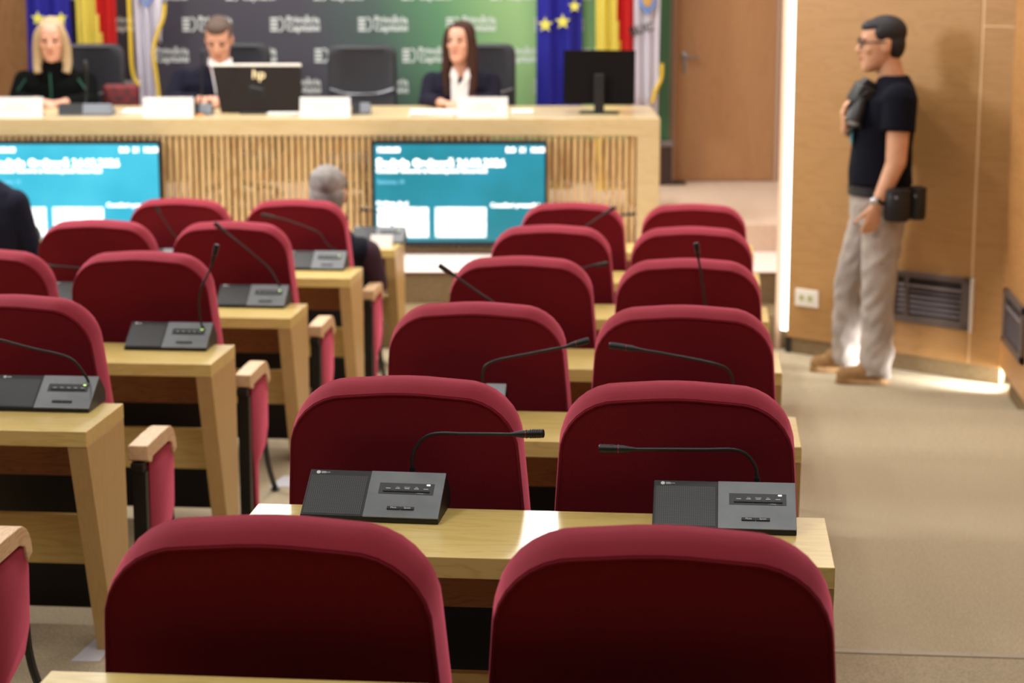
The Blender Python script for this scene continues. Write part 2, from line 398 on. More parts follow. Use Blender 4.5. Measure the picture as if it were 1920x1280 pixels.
# ------------------------------------------------------------------ desks
def desk(k, x0, x1, ztop, label, group, leg_l=True, leg_r=True, Yk=None, fl=None):
    Yk = Y[k] if Yk is None else Yk; f = FL[k-1] if fl is None else fl; f = FL[0] if k == 0 else f
    t = thing('bench_desk', label, 'desk', ((x0+x1)/2, Yk-.2, f), 0, group)
    hw = (x1-x0)/2; H = ztop-f
    bm = bmesh.new(); box(bm, -hw, hw, -.335, .0, H-.042, H, .002); obj('desktop', bm, OAK, t)
    for s, on in ((-1, leg_l), (1, leg_r)):
        if not on: continue
        a, b = (s*hw, s*(hw-.052)); a, b = min(a, b), max(a, b)
        bm = bmesh.new(); prism(bm, [(-.333, H-.042), (-.002, H-.042), (-.002, 0), (-.155, 0)], 'x', a, b, bev=.0015); obj('leg', bm, wood('desk_leg', (200, 165, 106), (195, 159, 101), scale=(9, 9, 1), rough=.4, rings=2), t)
    bm = bmesh.new(); box(bm, -hw+.053, hw-.053, -.03, -.008, H-.20, H-.043, .001); obj('apron', bm, wood('apron', (150, 98, 52), (130, 82, 42), rough=.5), t)
    bm = bmesh.new(); box(bm, -hw+.053, hw-.053, -.03, -.008, .205, .345, .001); obj('modesty_board', bm, OAK, t)
    return t
GR, GL = 'desks of the right block', 'desks of the left block'
ZR = {0: .785, 1: .667, 2: .573, 3: .490, 4: .415, 5: .345, 6: .29}
ZL = {2: .571, 3: .482, 4: .398, 5: .346, 6: .288}
rx0, rx1 = -.905, .25
ord_ = ['a sliver along the bottom edge of the photo', 'with the two sharp microphone units on it', 'between the second and third rows of seats',
        'between the third and fourth rows of seats', 'between the fourth and fifth rows of seats', 'between the fifth and sixth rows of seats', 'beyond the sixth row of seats, nearest the stage']
for k in range(7):
    desk(k, rx0, rx1, ZR[k], 'pale desk of the right block, '+ord_[k], GR)
ol = {2: 'nearest of the left block, its corner and leg at left', 3: 'second of the left block, with the upright microphone stalk', 4: 'third of the left block, its corner above the middle armrest',
      5: 'just behind the seat of the grey-haired man', 6: 'in front of the grey-haired man, white name card on it'}
for k in range(2, 7):
    desk(k, -2.82, -1.577 if k < 4 else -1.59, ZL[k], 'pale wooden desk '+ol[k], GL)
desk(6, -4.4, -3.575, .27, 'pale wooden desk end beside the dark-suited man at the left edge', GL)
# ------------------------------------------------------------------ microphone units
GRILLE = None
def grille_mat():
    m = bpy.data.materials.new('grille'); m.use_nodes = True; nt = m.node_tree; b = nt.nodes['Principled BSDF']
    tc = nt.nodes.new('ShaderNodeTexCoord'); sp = nt.nodes.new('ShaderNodeSeparateXYZ'); nt.links.new(tc.outputs['Object'], sp.inputs[0])
    outs = []
    for ax in (0, 1):
        ml = nt.nodes.new('ShaderNodeMath'); ml.operation = 'MULTIPLY'; ml.inputs[1].default_value = 2*PI/.0042; nt.links.new(sp.outputs[ax], ml.inputs[0])
        sn = nt.nodes.new('ShaderNodeMath'); sn.operation = 'SINE'; nt.links.new(ml.outputs[0], sn.inputs[0]); outs.append(sn)
    mn = nt.nodes.new('ShaderNodeMath'); mn.operation = 'MAXIMUM'; nt.links.new(outs[0].outputs[0], mn.inputs[0]); nt.links.new(outs[1].outputs[0], mn.inputs[1])
    r = nt.nodes.new('ShaderNodeValToRGB'); r.color_ramp.elements[0].position = .35; r.color_ramp.elements[1].position = .8
    r.color_ramp.elements[0].color = (.002, .002, .002, 1); r.color_ramp.elements[1].color = (.055, .057, .06, 1)
    nt.links.new(mn.outputs[0], r.inputs[0]); nt.links.new(r.outputs[0], b.inputs['Base Color']); b.inputs['Roughness'].default_value = .45
    return m
GRILLE = grille_mat()
LEDG = mat('led_green', (190, 240, 120), emit=2.5); LEDW = mat('led_white', (250, 250, 250), emit=2.5)
SL = math.atan2(.067, .105)      # slope of the top plate
def mic_unit(loc, label, group, stalk, led='g', detail=False, rot=0, wdt=.28):
    """loc: centre of the front lower edge on the desk; stalk: world points"""
    t = thing('microphone_unit', label, 'microphone', loc, rot, group)
    hw = wdt/2; d, hf, hr = .105, .010, .077
    bm = bmesh.new()
    prism(bm, [(0, .0005), (.0, hf), (d, hr), (d+.006, hr-.003), (d+.05, .03), (d+.05, .0005)], 'x', -hw, hw, bev=.0015)
    obj('body', bm, BLACKP, t)
    L = math.hypot(d, hr-hf); X = V((1, 0, 0)); Uu = V((0, d, hr-hf)).normalized(); N = X.cross(Uu)
    o0 = V((0, 0, hf))
    def P(x, u, n): return o0+X*x+Uu*u+N*n
    mx = Matrix(((1, 0, 0, 0), (0, Uu.y, N.y, 0), (0, Uu.z, N.z, hf), (0, 0, 0, 1)))
    def plate(name, x0, x1, u0, u1, n0, n1, m, bev=.0008, par=t):
        b = bmesh.new(); box(b, x0, x1, u0, u1, n0, n1, bev)
        o = obj(name, b, m, par)
        o.matrix_local = mx.copy()
        return o
    xs = -hw+wdt*.455
    plate('speaker_grille', -hw+.001, xs, .001, L-.001, 0, .0022, BLACKP)
    plate('speaker_grille', -hw+.006, xs-.005, .005, L-.016, .0022, .0028, GRILLE, 0)
    plate('control_plate', xs, hw, .0005, L-.0005, 0, .003, SILVER)
    plate('button_panel', xs+.022, xs+.022+.112, L*.50, L*.74, .003, .0036, DPLAST, .0003)
    for i in range(5):
        plate('button', xs+.031+i*.0192, xs+.031+i*.0192+.0186, L*.545, L*.575, .0036, .0058, BLACK, .0006)
    for i in range(2):
        plate('button', xs+.046+i*.028, xs+.046+i*.028+.0272, L*.165, L*.225, .003, .0056, BLACKP, .001)
    b = bmesh.new(); box(b, 0, .007, 0, .003, 0, .0008, .0003); o = obj('indicator', b, LEDG if led == 'g' else LEDW, t)
    o.matrix_local = mx @ Matrix.Translation((xs+.118, L*.695, .0036))
    bm = bmesh.new()
    for i in range(5): box(bm, xs+.036+i*.0192, xs+.036+i*.0192+.0095, L*.615, L*.627, .0037, .004)
    if detail:
        I = Matrix.Identity(4)
        for i, s in enumerate(('', 'Yes', 'Abstain', 'No', '')):
            if s: text(bm, s, .0042, Matrix.Translation((xs+.0408+i*.0192, L*.64, .0038)), .0001, 'CENTER')
        text(bm, '\u25c2  Volume  \u25b8', .0040, Matrix.Translation((xs+.108, L*.515, .0038)), .0001, 'CENTER')
        for i, s in enumerate(('Mute', 'Speak')):
            text(bm, s, .0058, Matrix.Translation((xs+.0596+i*.028, L*.182, .0057)), .0001, 'CENTER')
        tube(bm, [(-hw+.018, L-.0085, .0022), (-hw+.018, L-.0085, .0027)], .0042, n=20)
        for q, (x1_, zz_) in enumerate(((.033, .0070), (.042, .0088), (.034, .0106))): box(bm, -hw+.024, -hw+x1_, L-zz_, L-zz_+.0009, .0022, .0026)
    else:
        tube(bm, [(-hw+.018, L-.0085, .0022), (-hw+.018, L-.0085, .0027)], .0042, n=12)
        box(bm, -hw+.024, -hw+.036, L-.010, L-.0075, .0022, .0026)
    o = obj('lettering', bm, WPRINT, t); o.matrix_local = mx.copy()
    if stalk:
        inv = Matrix.Rotation(-rot, 4, 'Z') @ Matrix.Translation(-V(loc))
        pts = [inv @ V(p) for p in stalk]
        body = smoothpath(pts[:-1], 6) if len(pts) > 2 else pts[:1]
        head = pts[-1]; neck = pts[-2]
        bm = bmesh.new(); pth = body if len(pts) > 2 else [pts[0], pts[1]]
        tube(bm, pth, .0036, n=10); tube(bm, [pth[0]-V((0, 0, .006)), pth[0]+V((0, 0, .016))], .006, n=12)
        g = obj('gooseneck', bm, BLACKP, t, smooth=True)
        dv = (head-neck).normalized(); ln = (head-neck).length; a = neck
        bm = bmesh.new()
        tube(bm, [a-dv*.004, a+dv*.012, a+dv*.022, a+dv*ln*.98, a+dv*ln], [.0036, .0058, .0078, .0088, .0072], n=16)
        for q in range(5): tube(bm, [a+dv*(ln*.58+q*.0045), a+dv*(ln*.58+q*.0045+.0016)], .0093, n=16)
        hd = obj('microphone_head', bm, BLACKP, t, smooth=True)
        bm = bmesh.new(); tube(bm, [a+dv*ln*.44, a+dv*(ln*.44+.0022)], .0090, n=16); obj('ring', bm, mat('ring_red', (120, 30, 34), rough=.4), hd)
    return t
GM = 'microphone units on the right block desks'; GML = 'microphone units on the left block desks'
mic_unit((-.655, Y[1]-.319, .667), 'microphone unit at the left end of the sharpest desk, stalk bent to the right', GM,
         [(-.584, 3.895, .735), (-.58, 3.893, .785), (-.545, 3.885, .822), (-.47, 3.87, .829), (-.376, 3.85, .835), (-.311, 3.84, .841)], 'w', True, rot=math.radians(-2.0))
mic_unit((.048, Y[1]-.335, .667), 'microphone unit at the right end of the sharpest desk, stalk bent to the left', GM,
         [(.113, 3.88, .735), (.108, 3.88, .775), (.075, 3.87, .807), (.0, 3.86, .810), (-.131, 3.85, .810), (-.202, 3.85, .810)], 'w', True)
def far_unit(k, cx, ztop, label, group, pts, led='g'):
    return mic_unit((cx, Y[k]-.325, ztop), label, group, pts, led)
yk = lambda k: Y[k]-.3
far_unit(2, -.66, ZR[2], 'hidden microphone unit behind the second row left seat, stalk pointing right', GM,
         [(-.575, 5.12, .648), (-.575, 5.11, .70), (-.545, 5.10, .728), (-.45, 5.10, .750), (-.357, 5.10, .770), (-.295, 5.10, .788)])
far_unit(2, .0, ZR[2], 'microphone unit behind the second row right seat, stalk pointing left', GM,
         [(.081, 5.12, .648), (.076, 5.11, .70), (.046, 5.10, .728), (-.05, 5.10, .748), (-.162, 5.10, .766), (-.243, 5.10, .776)])
far_unit(3, -.70, ZR[3], 'microphone unit behind the third row left seat, black stalk sticking out up to the left', GM,
         [(-.62, 6.42, .562), (-.63, 6.41, .60), (-.68, 6.40, .655), (-.745, 6.40, .698), (-.81, 6.40, .744), (-.865, 6.40, .780)])
far_unit(3, -.06, ZR[3], 'microphone unit behind the third row right seat, stalk standing upright', GM,
         [(.016, 6.42, .562), (.014, 6.41, .62), (.004, 6.40, .68), (-.012, 6.40, .78), (-.018, 6.40, .81), (-.027, 6.40, .865)])
far_unit(4, -.64, ZR[4], 'microphone unit behind the fourth row left seat, short stalk tip pointing right', GM,
         [(-.59, 7.75, .484), (-.59, 7.74, .53), (-.56, 7.74, .552), (-.48, 7.8, .56), (-.445, 7.8, .569), (-.379, 7.8, .579)])
far_unit(5, -.70, ZR[5], 'microphone unit behind the fifth row left seat, stalk tip rising to the right', GM,
         [(-.62, 9.05, .414), (-.60, 9.06, .47), (-.56, 9.08, .54), (-.52, 9.1, .57), (-.47, 9.1, .606), (-.412, 9.1, .644)])
far_unit(6, -.62, ZR[6], 'farthest microphone unit of the right block, tiny level stalk before the slatted desk', GM,
         [(-.55, 10.35, .359), (-.55, 10.36, .40), (-.52, 10.4, .435), (-.46, 10.4, .441), (-.44, 10.4, .442), (-.361, 10.4, .448)])
far_unit(2, -1.775, ZL[2], 'microphone unit on the nearest left block desk, stalk running off left', GML,
         [(-1.661, 5.17, .625), (-1.663, 5.14, .66), (-1.70, 5.12, .712), (-1.80, 5.10, .741), (-1.90, 5.10, .766), (-1.98, 5.10, .785)])
far_unit(3, -1.785, ZL[3], 'microphone unit on the second left block desk, stalk standing upright', GML,
         [(-1.675, 6.46, .535), (-1.678, 6.43, .60), (-1.665, 6.40, .68), (-1.635, 6.40, .745), (-1.622, 6.40, .775), (-1.604, 6.40, .839)])
far_unit(4, -1.80, ZL[4], 'microphone unit on the third left block desk, stalk leaning up to the left', GML,
         [(-1.70, 7.78, .463), (-1.715, 7.79, .50), (-1.754, 7.80, .55), (-1.86, 7.80, .64), (-1.915, 7.8, .683), (-1.963, 7.8, .722)])
far_unit(5, -1.80, ZL[5], 'microphone unit behind the seat of the grey-haired man, dark stalk bent left', GML,
         [(-1.72, 9.10, .42), (-1.76, 9.10, .46), (-1.80, 9.10, .51), (-1.93, 9.10, .56), (-1.99, 9.1, .575), (-2.065, 9.1, .588)])
far_unit(4, -2.50, ZL[4], 'half hidden microphone unit, leftmost on the third left block desk', GML,
         [(-2.40, 7.78, .463), (-2.42, 7.78, .50), (-2.5, 7.78, .53), (-2.6, 7.78, .54), (-2.62, 7.78, .54), (-2.68, 7.78, .54)])
far_unit(5, -2.52, ZL[5], 'half hidden microphone unit below the left screen, stalk leaning up left', GML,
         [(-2.43, 9.10, .42), (-2.44, 9.1, .44), (-2.47, 9.1, .47), (-2.52, 9.1, .54), (-2.545, 9.1, .58), (-2.569, 9.1, .62)])
far_unit(6, -1.72, ZL[6], 'microphone unit behind the white name card on the farthest left block desk', GML,
         [(-1.66, 10.44, .35), (-1.665, 10.42, .38), (-1.69, 10.41, .42), (-1.74, 10.4, .445), (-1.77, 10.4, .45), (-1.83, 10.4, .457)])
# name cards, tented, on the farthest desks
def name_card(loc, rot, wdt, hgt, label, group=None, lines=(), off=0):
    t = thing('name_card', label, 'name card', loc, rot, group)
    bm = bmesh.new(); prism(bm, [(-.035, 0), (-.033, 0), (0, hgt-.003), (.033, 0), (.035, 0), (.001, hgt), (-.001, hgt)], 'x', -wdt/2, wdt/2); obj('card', bm, WHITE, t)
    bm = bmesh.new(); Uu = V((0, .034, hgt)).normalized(); mx = face_mx((0, -.0352, 0), (1, 0, 0), Uu)
    for frac, h in lines:
        q = bmesh.new(); box(q, -wdt*frac/2, wdt*frac/2, 0, .006, .0004, .0008); merge(bm, q, 0, mx @ Matrix.Translation((0, h*hgt, 0)))
    if not lines:
        bm.free()
    else: obj('lettering', bm, mat('grey_ink', (176, 168, 166), rough=.8), t)
    return t
name_card((-1.675, 10.19, ZL[6]), 0, .115, .062, 'small white name card on the desk in front of the grey-haired man', None)
name_card((-3.635, 10.19, .27), 0, .10, .075, 'small white name card on the desk end right of the dark-suited man', None)
mic_unit((-3.72, 10.26, .27), 'microphone unit on the desk end beside the dark-suited man, short stalk', GML,
         [(-3.67, 10.37, .34), (-3.67, 10.36, .36), (-3.66, 10.36, .38), (-3.64, 10.36, .40), (-3.64, 10.36, .41), (-3.62, 10.36, .44)])
# papers on the floor
def paper(pts, z, label):
    bm = bmesh.new(); prism(bm, pts, 'z', z+.0005, z+.002); tag(obj('paper_sheet', bm, mat('paper_floor', (206, 206, 212), rough=.8)), label, 'paper', 'paper sheets on the floor')
paper([(-1.675, 4.95), (-1.597, 4.955), (-1.60, 5.10), (-1.66, 5.15)], FL[1], 'small white paper on the carpet at the foot of the nearest left desk leg')
paper([(-1.64, 7.25), (-1.556, 7.255), (-1.56, 7.41), (-1.62, 7.41)], FL[3], 'small white paper on the carpet beside a black seat foot left of centre')
# ------------------------------------------------------------------ presidium desk
t = thing('presidium_desk', 'long pale wooden presidium desk with slatted front on the stage', 'desk', tuple(D0), TH)
bm = bmesh.new(); box(bm, -6.5, .009, 0, 1.04, .722, .827, .003); obj('tabletop', bm, DAIS, t)
bm = bmesh.new(); box(bm, -.128, .009, 0, .045, .0195, .7215, .003); obj('leg', bm, DAIS, t)
bm = bmesh.new(); box(bm, -.128, .009, .996, 1.04, .1835, .7215, .003); obj('leg', bm, DAIS, t)
bm = bmesh.new(); u = -6.4
while u < -.14:
    wj = .0205+random.uniform(-.002, .002); box(bm, u, u+wj, .008, .044, .04, .7215); u += .0385
obj('slat_panel', bm, SLAT, t)
bm = bmesh.new(); box(bm, -6.4, -.129, .008, .044, .0195, .04); obj('rail', bm, DAIS, t)
# ------------------------------------------------------------------ screens
def screen_mat(name, a, b, e):
    m = bpy.data.materials.new(name); m.use_nodes = True; nt = m.node_tree; p = nt.nodes['Principled BSDF']
    tc = nt.nodes.new('ShaderNodeTexCoord'); nz = nt.nodes.new('ShaderNodeTexNoise'); nz.inputs['Scale'].default_value = 2.2
    nt.links.new(tc.outputs['Object'], nz.inputs['Vector']); r = nt.nodes.new('ShaderNodeValToRGB')
    r.color_ramp.elements[0].position = .35; r.color_ramp.elements[1].position = .65
    r.color_ramp.elements[0].color = (*s2l(a), 1); r.color_ramp.elements[1].color = (*s2l(b), 1)
    nt.links.new(nz.outputs['Fac'], r.inputs[0]); nt.links.new(r.outputs[0], p.inputs['Emission Color'])
    p.inputs['Emission Strength'].default_value = e; p.inputs['Base Color'].default_value = (.01, .01, .01, 1); p.inputs['Roughness'].default_value = .3
    return m
TXT = mat('screen_text', (255, 255, 255), emit=1.6)
TXT2 = mat('screen_text_dim', (120, 190, 225), emit=.8)
def panel_mat(name):
    m = bpy.data.materials.new(name); m.use_nodes = True; nt = m.node_tree; p = nt.nodes['Principled BSDF']
    tc = nt.nodes.new('ShaderNodeTexCoord'); mp = nt.nodes.new('ShaderNodeMapping'); mp.inputs['Scale'].default_value = (6, 1, 26)
    nz = nt.nodes.new('ShaderNodeTexNoise'); nz.inputs['Scale'].default_value = 1.6; nt.links.new(tc.outputs['Object'], mp.inputs[0]); nt.links.new(mp.outputs[0], nz.inputs['Vector'])
    r = nt.nodes.new('ShaderNodeValToRGB'); r.color_ramp.elements[0].position = .42; r.color_ramp.elements[1].position = .55
    r.color_ramp.elements[0].color = (.25, .62, .8, 1); r.color_ramp.elements[1].color = (.95, 1, 1, 1)
    nt.links.new(nz.outputs['Fac'], r.inputs[0]); nt.links.new(r.outputs[0], p.inputs['Emission Color']); p.inputs['Emission Strength'].default_value = 1.05
    return m
PANELM = panel_mat('screen_panels')
def tv(u0, u1, label, a, b, ee=1.0):
    t = thing('display_screen', label, 'screen', tuple(D(u0, -.09, 0)), TH, 'screens on the front of the presidium desk')
    W_ = u1-u0; z0, z1 = .068, .70
    bm = bmesh.new(); box(bm, 0, W_, .006, .075, z0, z1, .004); obj('casing', bm, mat('bezel', (16, 17, 22), rough=.35), t)
    bm = bmesh.new(); box(bm, 0, W_, 0, .0065, z0, z0+.032, .001); box(bm, 0, W_, 0, .0065, z1-.02, z1, .001); box(bm, 0, .016, 0, .0065, z0+.0325, z1-.0205, .001); box(bm, W_-.016, W_, 0, .0065, z0+.0325, z1-.0205, .001)
    obj('bezel', bm, mat('bezel', (0, 0, 0)), t)
    bm = bmesh.new(); box(bm, .016, W_-.016, .003, .0055, z0+.032, z1-.02); s = obj('screen', bm, screen_mat('screen_glow', a, b, ee), t)
    def tm(x, z): return face_mx((x, .002, z), (1, 0, 0), (0, 0, 1))
    k = W_/1.035
    bm = bmesh.new()
    text(bm, 'Ședința Ordinară 24.03.2026', .064*k, tm(.024, .548), .0003, bold=.0022)
    text(bm, 'Consiliul General al Municipiului București', .038*k, tm(.024, .512), .0003, bold=.001)
    text(bm, '10:00:00', .040*k, tm(.03, .634), .0003, bold=.002)
    text(bm, 'RO  31  10:00', .040*k, tm(W_-.245, .634), .0003, bold=.002)
    text(bm, 'Ordinea de zi', .034*k, tm(.024, .318), .0003, bold=.001)
    text(bm, 'Consilieri prezenți la vot', .036*k, tm(.70*k, .306), .0003, bold=.001)
    obj('lettering', bm, TXT, s)
    bm = bmesh.new(); text(bm, 'Sesiunea 10', .034*k, tm(.03, .446), .0003); obj('lettering', bm, TXT2, s)
    bm = bmesh.new(); box(bm, .03, .335, .0015, .0028, .125, .305); box(bm, .375, .68, .0015, .0028, .125, .305); obj('agenda_panel', bm, PANELM, s)
    return t
tv(-3.998, -2.964, 'bright turquoise display screen with white Romanian text, left one on the desk front', (72, 204, 232), (40, 184, 214), 1.1)
tv(-1.708, -.664, 'darker teal display screen with white Romanian text, right one on the desk front', (34, 172, 200), (10, 152, 168), .82)
# ------------------------------------------------------------------ items on the presidium desk
ZT = .827
for i, (u0, u1, who, ln) in enumerate(((-4.02, -3.705, 'leftmost, before the blonde woman', ('CONSILIER', 'PRIMĂRIA CAPITALEI')), (-3.098, -2.795, 'before the man in the dark suit and tie', ('PREȘEDINTE', 'ȘEDINȚĂ')),
                                   (-2.152, -1.849, 'right of the grey tilted monitor', ('SECRETAR', 'GENERAL')), (-1.204, -.901, 'before the brown-haired woman', ('DIRECTOR', 'EXECUTIV')))):
    name_card(tuple(D((u0+u1)/2, .13, ZT)), TH, u1-u0, .118, 'white name card on the presidium desk, '+who, 'name cards on the presidium desk', [(.42, .60), (.6, .36)])
def desk_unit(u, v, label, tip=None, sc_=1.0, rot=0):
    t = thing('table_microphone', label, 'microphone', tuple(D(u, v, ZT)), TH+rot, 'microphone units on the presidium desk')
    bm = bmesh.new(); prism(bm, [(0, 0), (.16, 0), (.16, .03), (.04, .072), (.02, .072), (0, .02)], 'x', -.16*sc_, .16*sc_, bev=.003); obj('body', bm, mat('unit_grey', (112, 118, 128), rough=.45), t)
    bm = bmesh.new(); prism(bm, [(-.004, .012), (-.002, .012), (.018, .074), (.016, .076)], 'x', -.155*sc_, -.01*sc_); obj('speaker_grille', bm, BLACKP, t)
    if tip:
        bm = bmesh.new(); p = smoothpath([(0, .05, .07), (tip[0]*.25, .06, tip[2]*.4), (tip[0]*.8, .04, tip[2]*.85), tip], 5); tube(bm, p, [.006]*(len(p)-5)+[.011]*5, n=8); obj('gooseneck', bm, BLACKP, t, smooth=True)
    return t
desk_unit(-3.47, .18, 'grey microphone unit with curved stalk before the blonde woman', (.02, .0, .33))
desk_unit(-2.77, .20, 'dark microphone unit with thin stalk before the man in the tie', (.02, .06, .40), .4)
desk_unit(-1.80, .26, 'small grey microphone unit before the empty chair', None, .35)
def papers(u0, u1, v0, v1, label, n=3):
    t = thing('paper_stack', label, 'papers', tuple(D((u0+u1)/2, (v0+v1)/2, ZT)), TH, 'papers on the presidium desk')
    for i in range(n):
        bm = bmesh.new(); a = random.uniform(-.06, .06); hw, hd = (u1-u0)/2, (v1-v0)/2
        c, s = math.cos(a), math.sin(a)
        prism(bm, [(x*c-y*s, x*s+y*c) for x, y in ((-hw, -hd), (hw, -hd), (hw, hd), (-hw, hd))], 'z', .0008+i*.006, .0055+i*.006); obj('sheet', bm, WHITE, t)
papers(-3.28, -3.10, .28, .55, 'white papers between the blonde woman and the man in the tie')
papers(-2.36, -2.17, .17, .27, 'white papers right of the grey tilted monitor')
papers(-1.50, -1.22, .15, .5, 'white papers under the hands of the brown-haired woman')
papers(-.88, -.75, .25, .5, 'small white papers right of the brown-haired woman')
t = thing('desktop_monitor', 'grey tilted monitor seen from behind with small pale logo', 'monitor', tuple(D(-2.455, .40, ZT)), TH)
tl = Matrix.Rotation(math.radians(-22), 4, 'X') @ Matrix.Rotation(math.radians(1.5), 4, 'Y')
bm = bmesh.new(); q = bmesh.new(); prism(q, [(-.285, .27), (.262, .285), (.292, .0), (-.215, -.02)], 'y', -.012, .012, bev=.004); merge(bm, q, 0, Matrix.Translation((0, -.02, .02)) @ tl)
obj('casing', bm, mat('taupe_metal', (30, 22, 17), rough=.7, spec=.15), t)
bm = bmesh.new(); q = bmesh.new(); prism(q, [(-.288, .272), (.264, .287), (.264, .303), (-.288, .288)], 'y', -.016, .014, bev=.002); merge(bm, q, 0, Matrix.Translation((0, -.02, .02)) @ tl); obj('top_edge', bm, WHITEP, t)
bm = bmesh.new(); lm = Matrix.Translation((0, -.02, .02)) @ tl @ face_mx((-.035, -.0135, .20), (1, 0, 0), (0, 0, 1))
text(bm, 'hp', .085, lm @ Matrix.Shear('XZ', 4, (0, 0)), .0006, bold=.001); obj('logo', bm, mat('logo_gold', (226, 205, 150), rough=.4), t)
bm = bmesh.new(); prism(bm, [(-.07, .0), (.09, .0), (.05, .15), (-.04, .17)], 'y', -.0, .10, bev=.01); box(bm, -.09, .10, -.10, .12, .0, .012, .004); obj('stand', bm, BLACK, t)
t = thing('desktop_monitor', 'black flat monitor seen from behind at the right end of the presidium desk', 'monitor', tuple(D(-.34, .40, ZT)), TH+math.radians(-6))
bm = bmesh.new(); q = bmesh.new(); box(q, -.225, .215, -.012, .03, .055, .385, .004); merge(bm, q, 0, Matrix.Rotation(math.radians(-6), 4, 'X')); obj('casing', bm, mat('black_back', (14, 9, 9), rough=.7, spec=.1), t)
bm = bmesh.new(); box(bm, -.03, .03, -.045, -.013, .01, .24, .004); box(bm, -.12, .12, -.09, .09, 0, .011, .004); obj('stand', bm, BLACK, t)
t = thing('presenter_device', 'tiny orange light at the base of the dark microphone on the presidium desk', 'light', tuple(D(-2.76, .14, ZT)), TH)
bm = bmesh.new(); box(bm, -.02, .02, -.015, .015, 0, .012, .003); obj('body', bm, mat('orange_plastic', (235, 140, 60), emit=.3), t)
# ------------------------------------------------------------------ office chairs
def office_chair(u, v, label, w2=.235, top=1.19, rot=0):
    t = thing('office_chair', label, 'chair', tuple(D(u, v, .183)), TH+rot, 'black leather chairs behind the presidium desk')
    H = top-.183
    bm = bmesh.new(); rings = []
    for y, ins in ((-.045, .05), (-.055, .02), (-.045, .004), (0, 0), (.03, .008), (.045, .03)):
        rr = []; hw = w2-ins; zt = H-ins; zb = .42+ins; r = .07
        for cx, cz, a0 in ((hw-r, zt-r, 0), (-hw+r, zt-r, PI/2), (-hw+r-.0, zb+r, PI), (hw-r, zb+r, 3*PI/2)):
            for i in range(6):
                a = a0+(PI/2)*i/5; rr.append(V((cx+r*math.cos(a), y+.04*math.sin((cz+r*math.sin(a)-.42)*3.2), cz+r*math.sin(a))))
        rings.append(rr)
    loft(bm, rings); obj('backrest', bm, LEATHER, t, smooth=True)
    bm = bmesh.new(); tube(bm, smoothpath([(-w2*.9, -.05, .72), (-w2*.4, -.085, .69), (w2*.4, -.085, .69), (w2*.9, -.05, .72)], 5), .006, n=8); obj('seam', bm, CHROME, t, smooth=True)
    bm = bmesh.new(); box(bm, -.25, .25, -.50, .0, .20, .29, .04, seg=3); obj('seat', bm, LEATHER, t, smooth=True)
    for s in (-1, 1):
        bm = bmesh.new(); tube(bm, smoothpath([(s*.27, -.02, .28), (s*.285, -.05, .48), (s*.285, -.28, .50), (s*.27, -.32, .28)], 5), .018, n=8); obj('arm', bm, BLACK, t, smooth=True)
    bm = bmesh.new(); tube(bm, [(0, -.24, .06), (0, -.24, .21)], .03, n=12)
    for i in range(5):
        a = 2*PI*i/5; tube(bm, [(0, -.24, .10), (.28*math.cos(a), -.24+.28*math.sin(a), .05)], [.025, .016], n=8); ell(bm, (.28*math.cos(a), -.24+.28*math.sin(a), .026), (.026,)*3, u=10, v=8)
    obj('base', bm, BLACK, t, smooth=True)
office_chair(-1.90, 1.60, 'empty black leather chair facing the room between the man and the brown-haired woman')
office_chair(-3.74, 1.62, 'black leather chair behind the blonde woman, back showing at her right', .225, 1.20)
office_chair(-2.74, 1.70, 'black leather chair mostly hidden behind the man in the tie', .21, 1.20)
office_chair(-1.085, 1.62, 'black leather chair behind the brown-haired woman, back showing at her right', .22, 1.20)
# ------------------------------------------------------------------ banner
def banner_mat():
    m = bpy.data.materials.new('banner_print'); m.use_nodes = True; nt = m.node_tree; p = nt.nodes['Principled BSDF']
    tc = nt.nodes.new('ShaderNodeTexCoord'); sp = nt.nodes.new('ShaderNodeSeparateXYZ'); nt.links.new(tc.outputs['Object'], sp.inputs[0])
    a = nt.nodes.new('ShaderNodeMath'); a.operation = 'MULTIPLY_ADD'; a.inputs[1].default_value = .25; nt.links.new(sp.outputs[0], a.inputs[0])
    z = nt.nodes.new('ShaderNodeMath'); z.operation = 'MULTIPLY_ADD'; z.inputs[1].default_value = .06; z.inputs[2].default_value = .93; nt.links.new(sp.outputs[2], z.inputs[0])
    nt.links.new(z.outputs[0], a.inputs[2])
    r = nt.nodes.new('ShaderNodeValToRGB'); els = r.color_ramp.elements
    for pos, c in ((.0, (52, 46, 58)), (.42, (62, 60, 70)), (.55, (66, 86, 80)), (.66, (82, 130, 92)), (.80, (142, 180, 118)), (.90, (120, 168, 110)), (1, (58, 110, 76))):
        e = els.new(pos) if pos not in (0., 1) else (els[0] if pos == 0 else els[-1]); e.position = pos; e.color = (*s2l(c), 1)
    nt.links.new(a.outputs[0], r.inputs[0]); nt.links.new(r.outputs[0], p.inputs['Base Color']); p.inputs['Roughness'].default_value = .55
    return m
t = thing('event_banner', 'wide backdrop banner fading from charcoal to green with repeated white Romanian lettering', 'banner', tuple(D(0, 2.2, 0)), TH)
bm = bmesh.new(); box(bm, -4.235, .215, 0, .03, .50, 2.6, .002); obj('cloth', bm, banner_mat(), t)
bm = bmesh.new(); box(bm, .2155, .235, -.005, .035, .47, 2.62, .003); obj('side_rail', bm, mat('rail_brown', (120, 96, 76), rough=.5), t)
MARKS = []
bm = bmesh.new()
def logo(bm, x, z, s):
    for i in range(4): box(bm, x, x+.052*s, -.0012, -.0004, z+i*.026*s, z+.016*s+i*.026*s)
    pts = [(x+.060*s+.035*s*math.sin(a), -.0008, z+.047*s-.047*s*math.cos(a)) for a in [PI*i/8 for i in range(9)]]
    tube(bm, pts, .006*s, n=6)
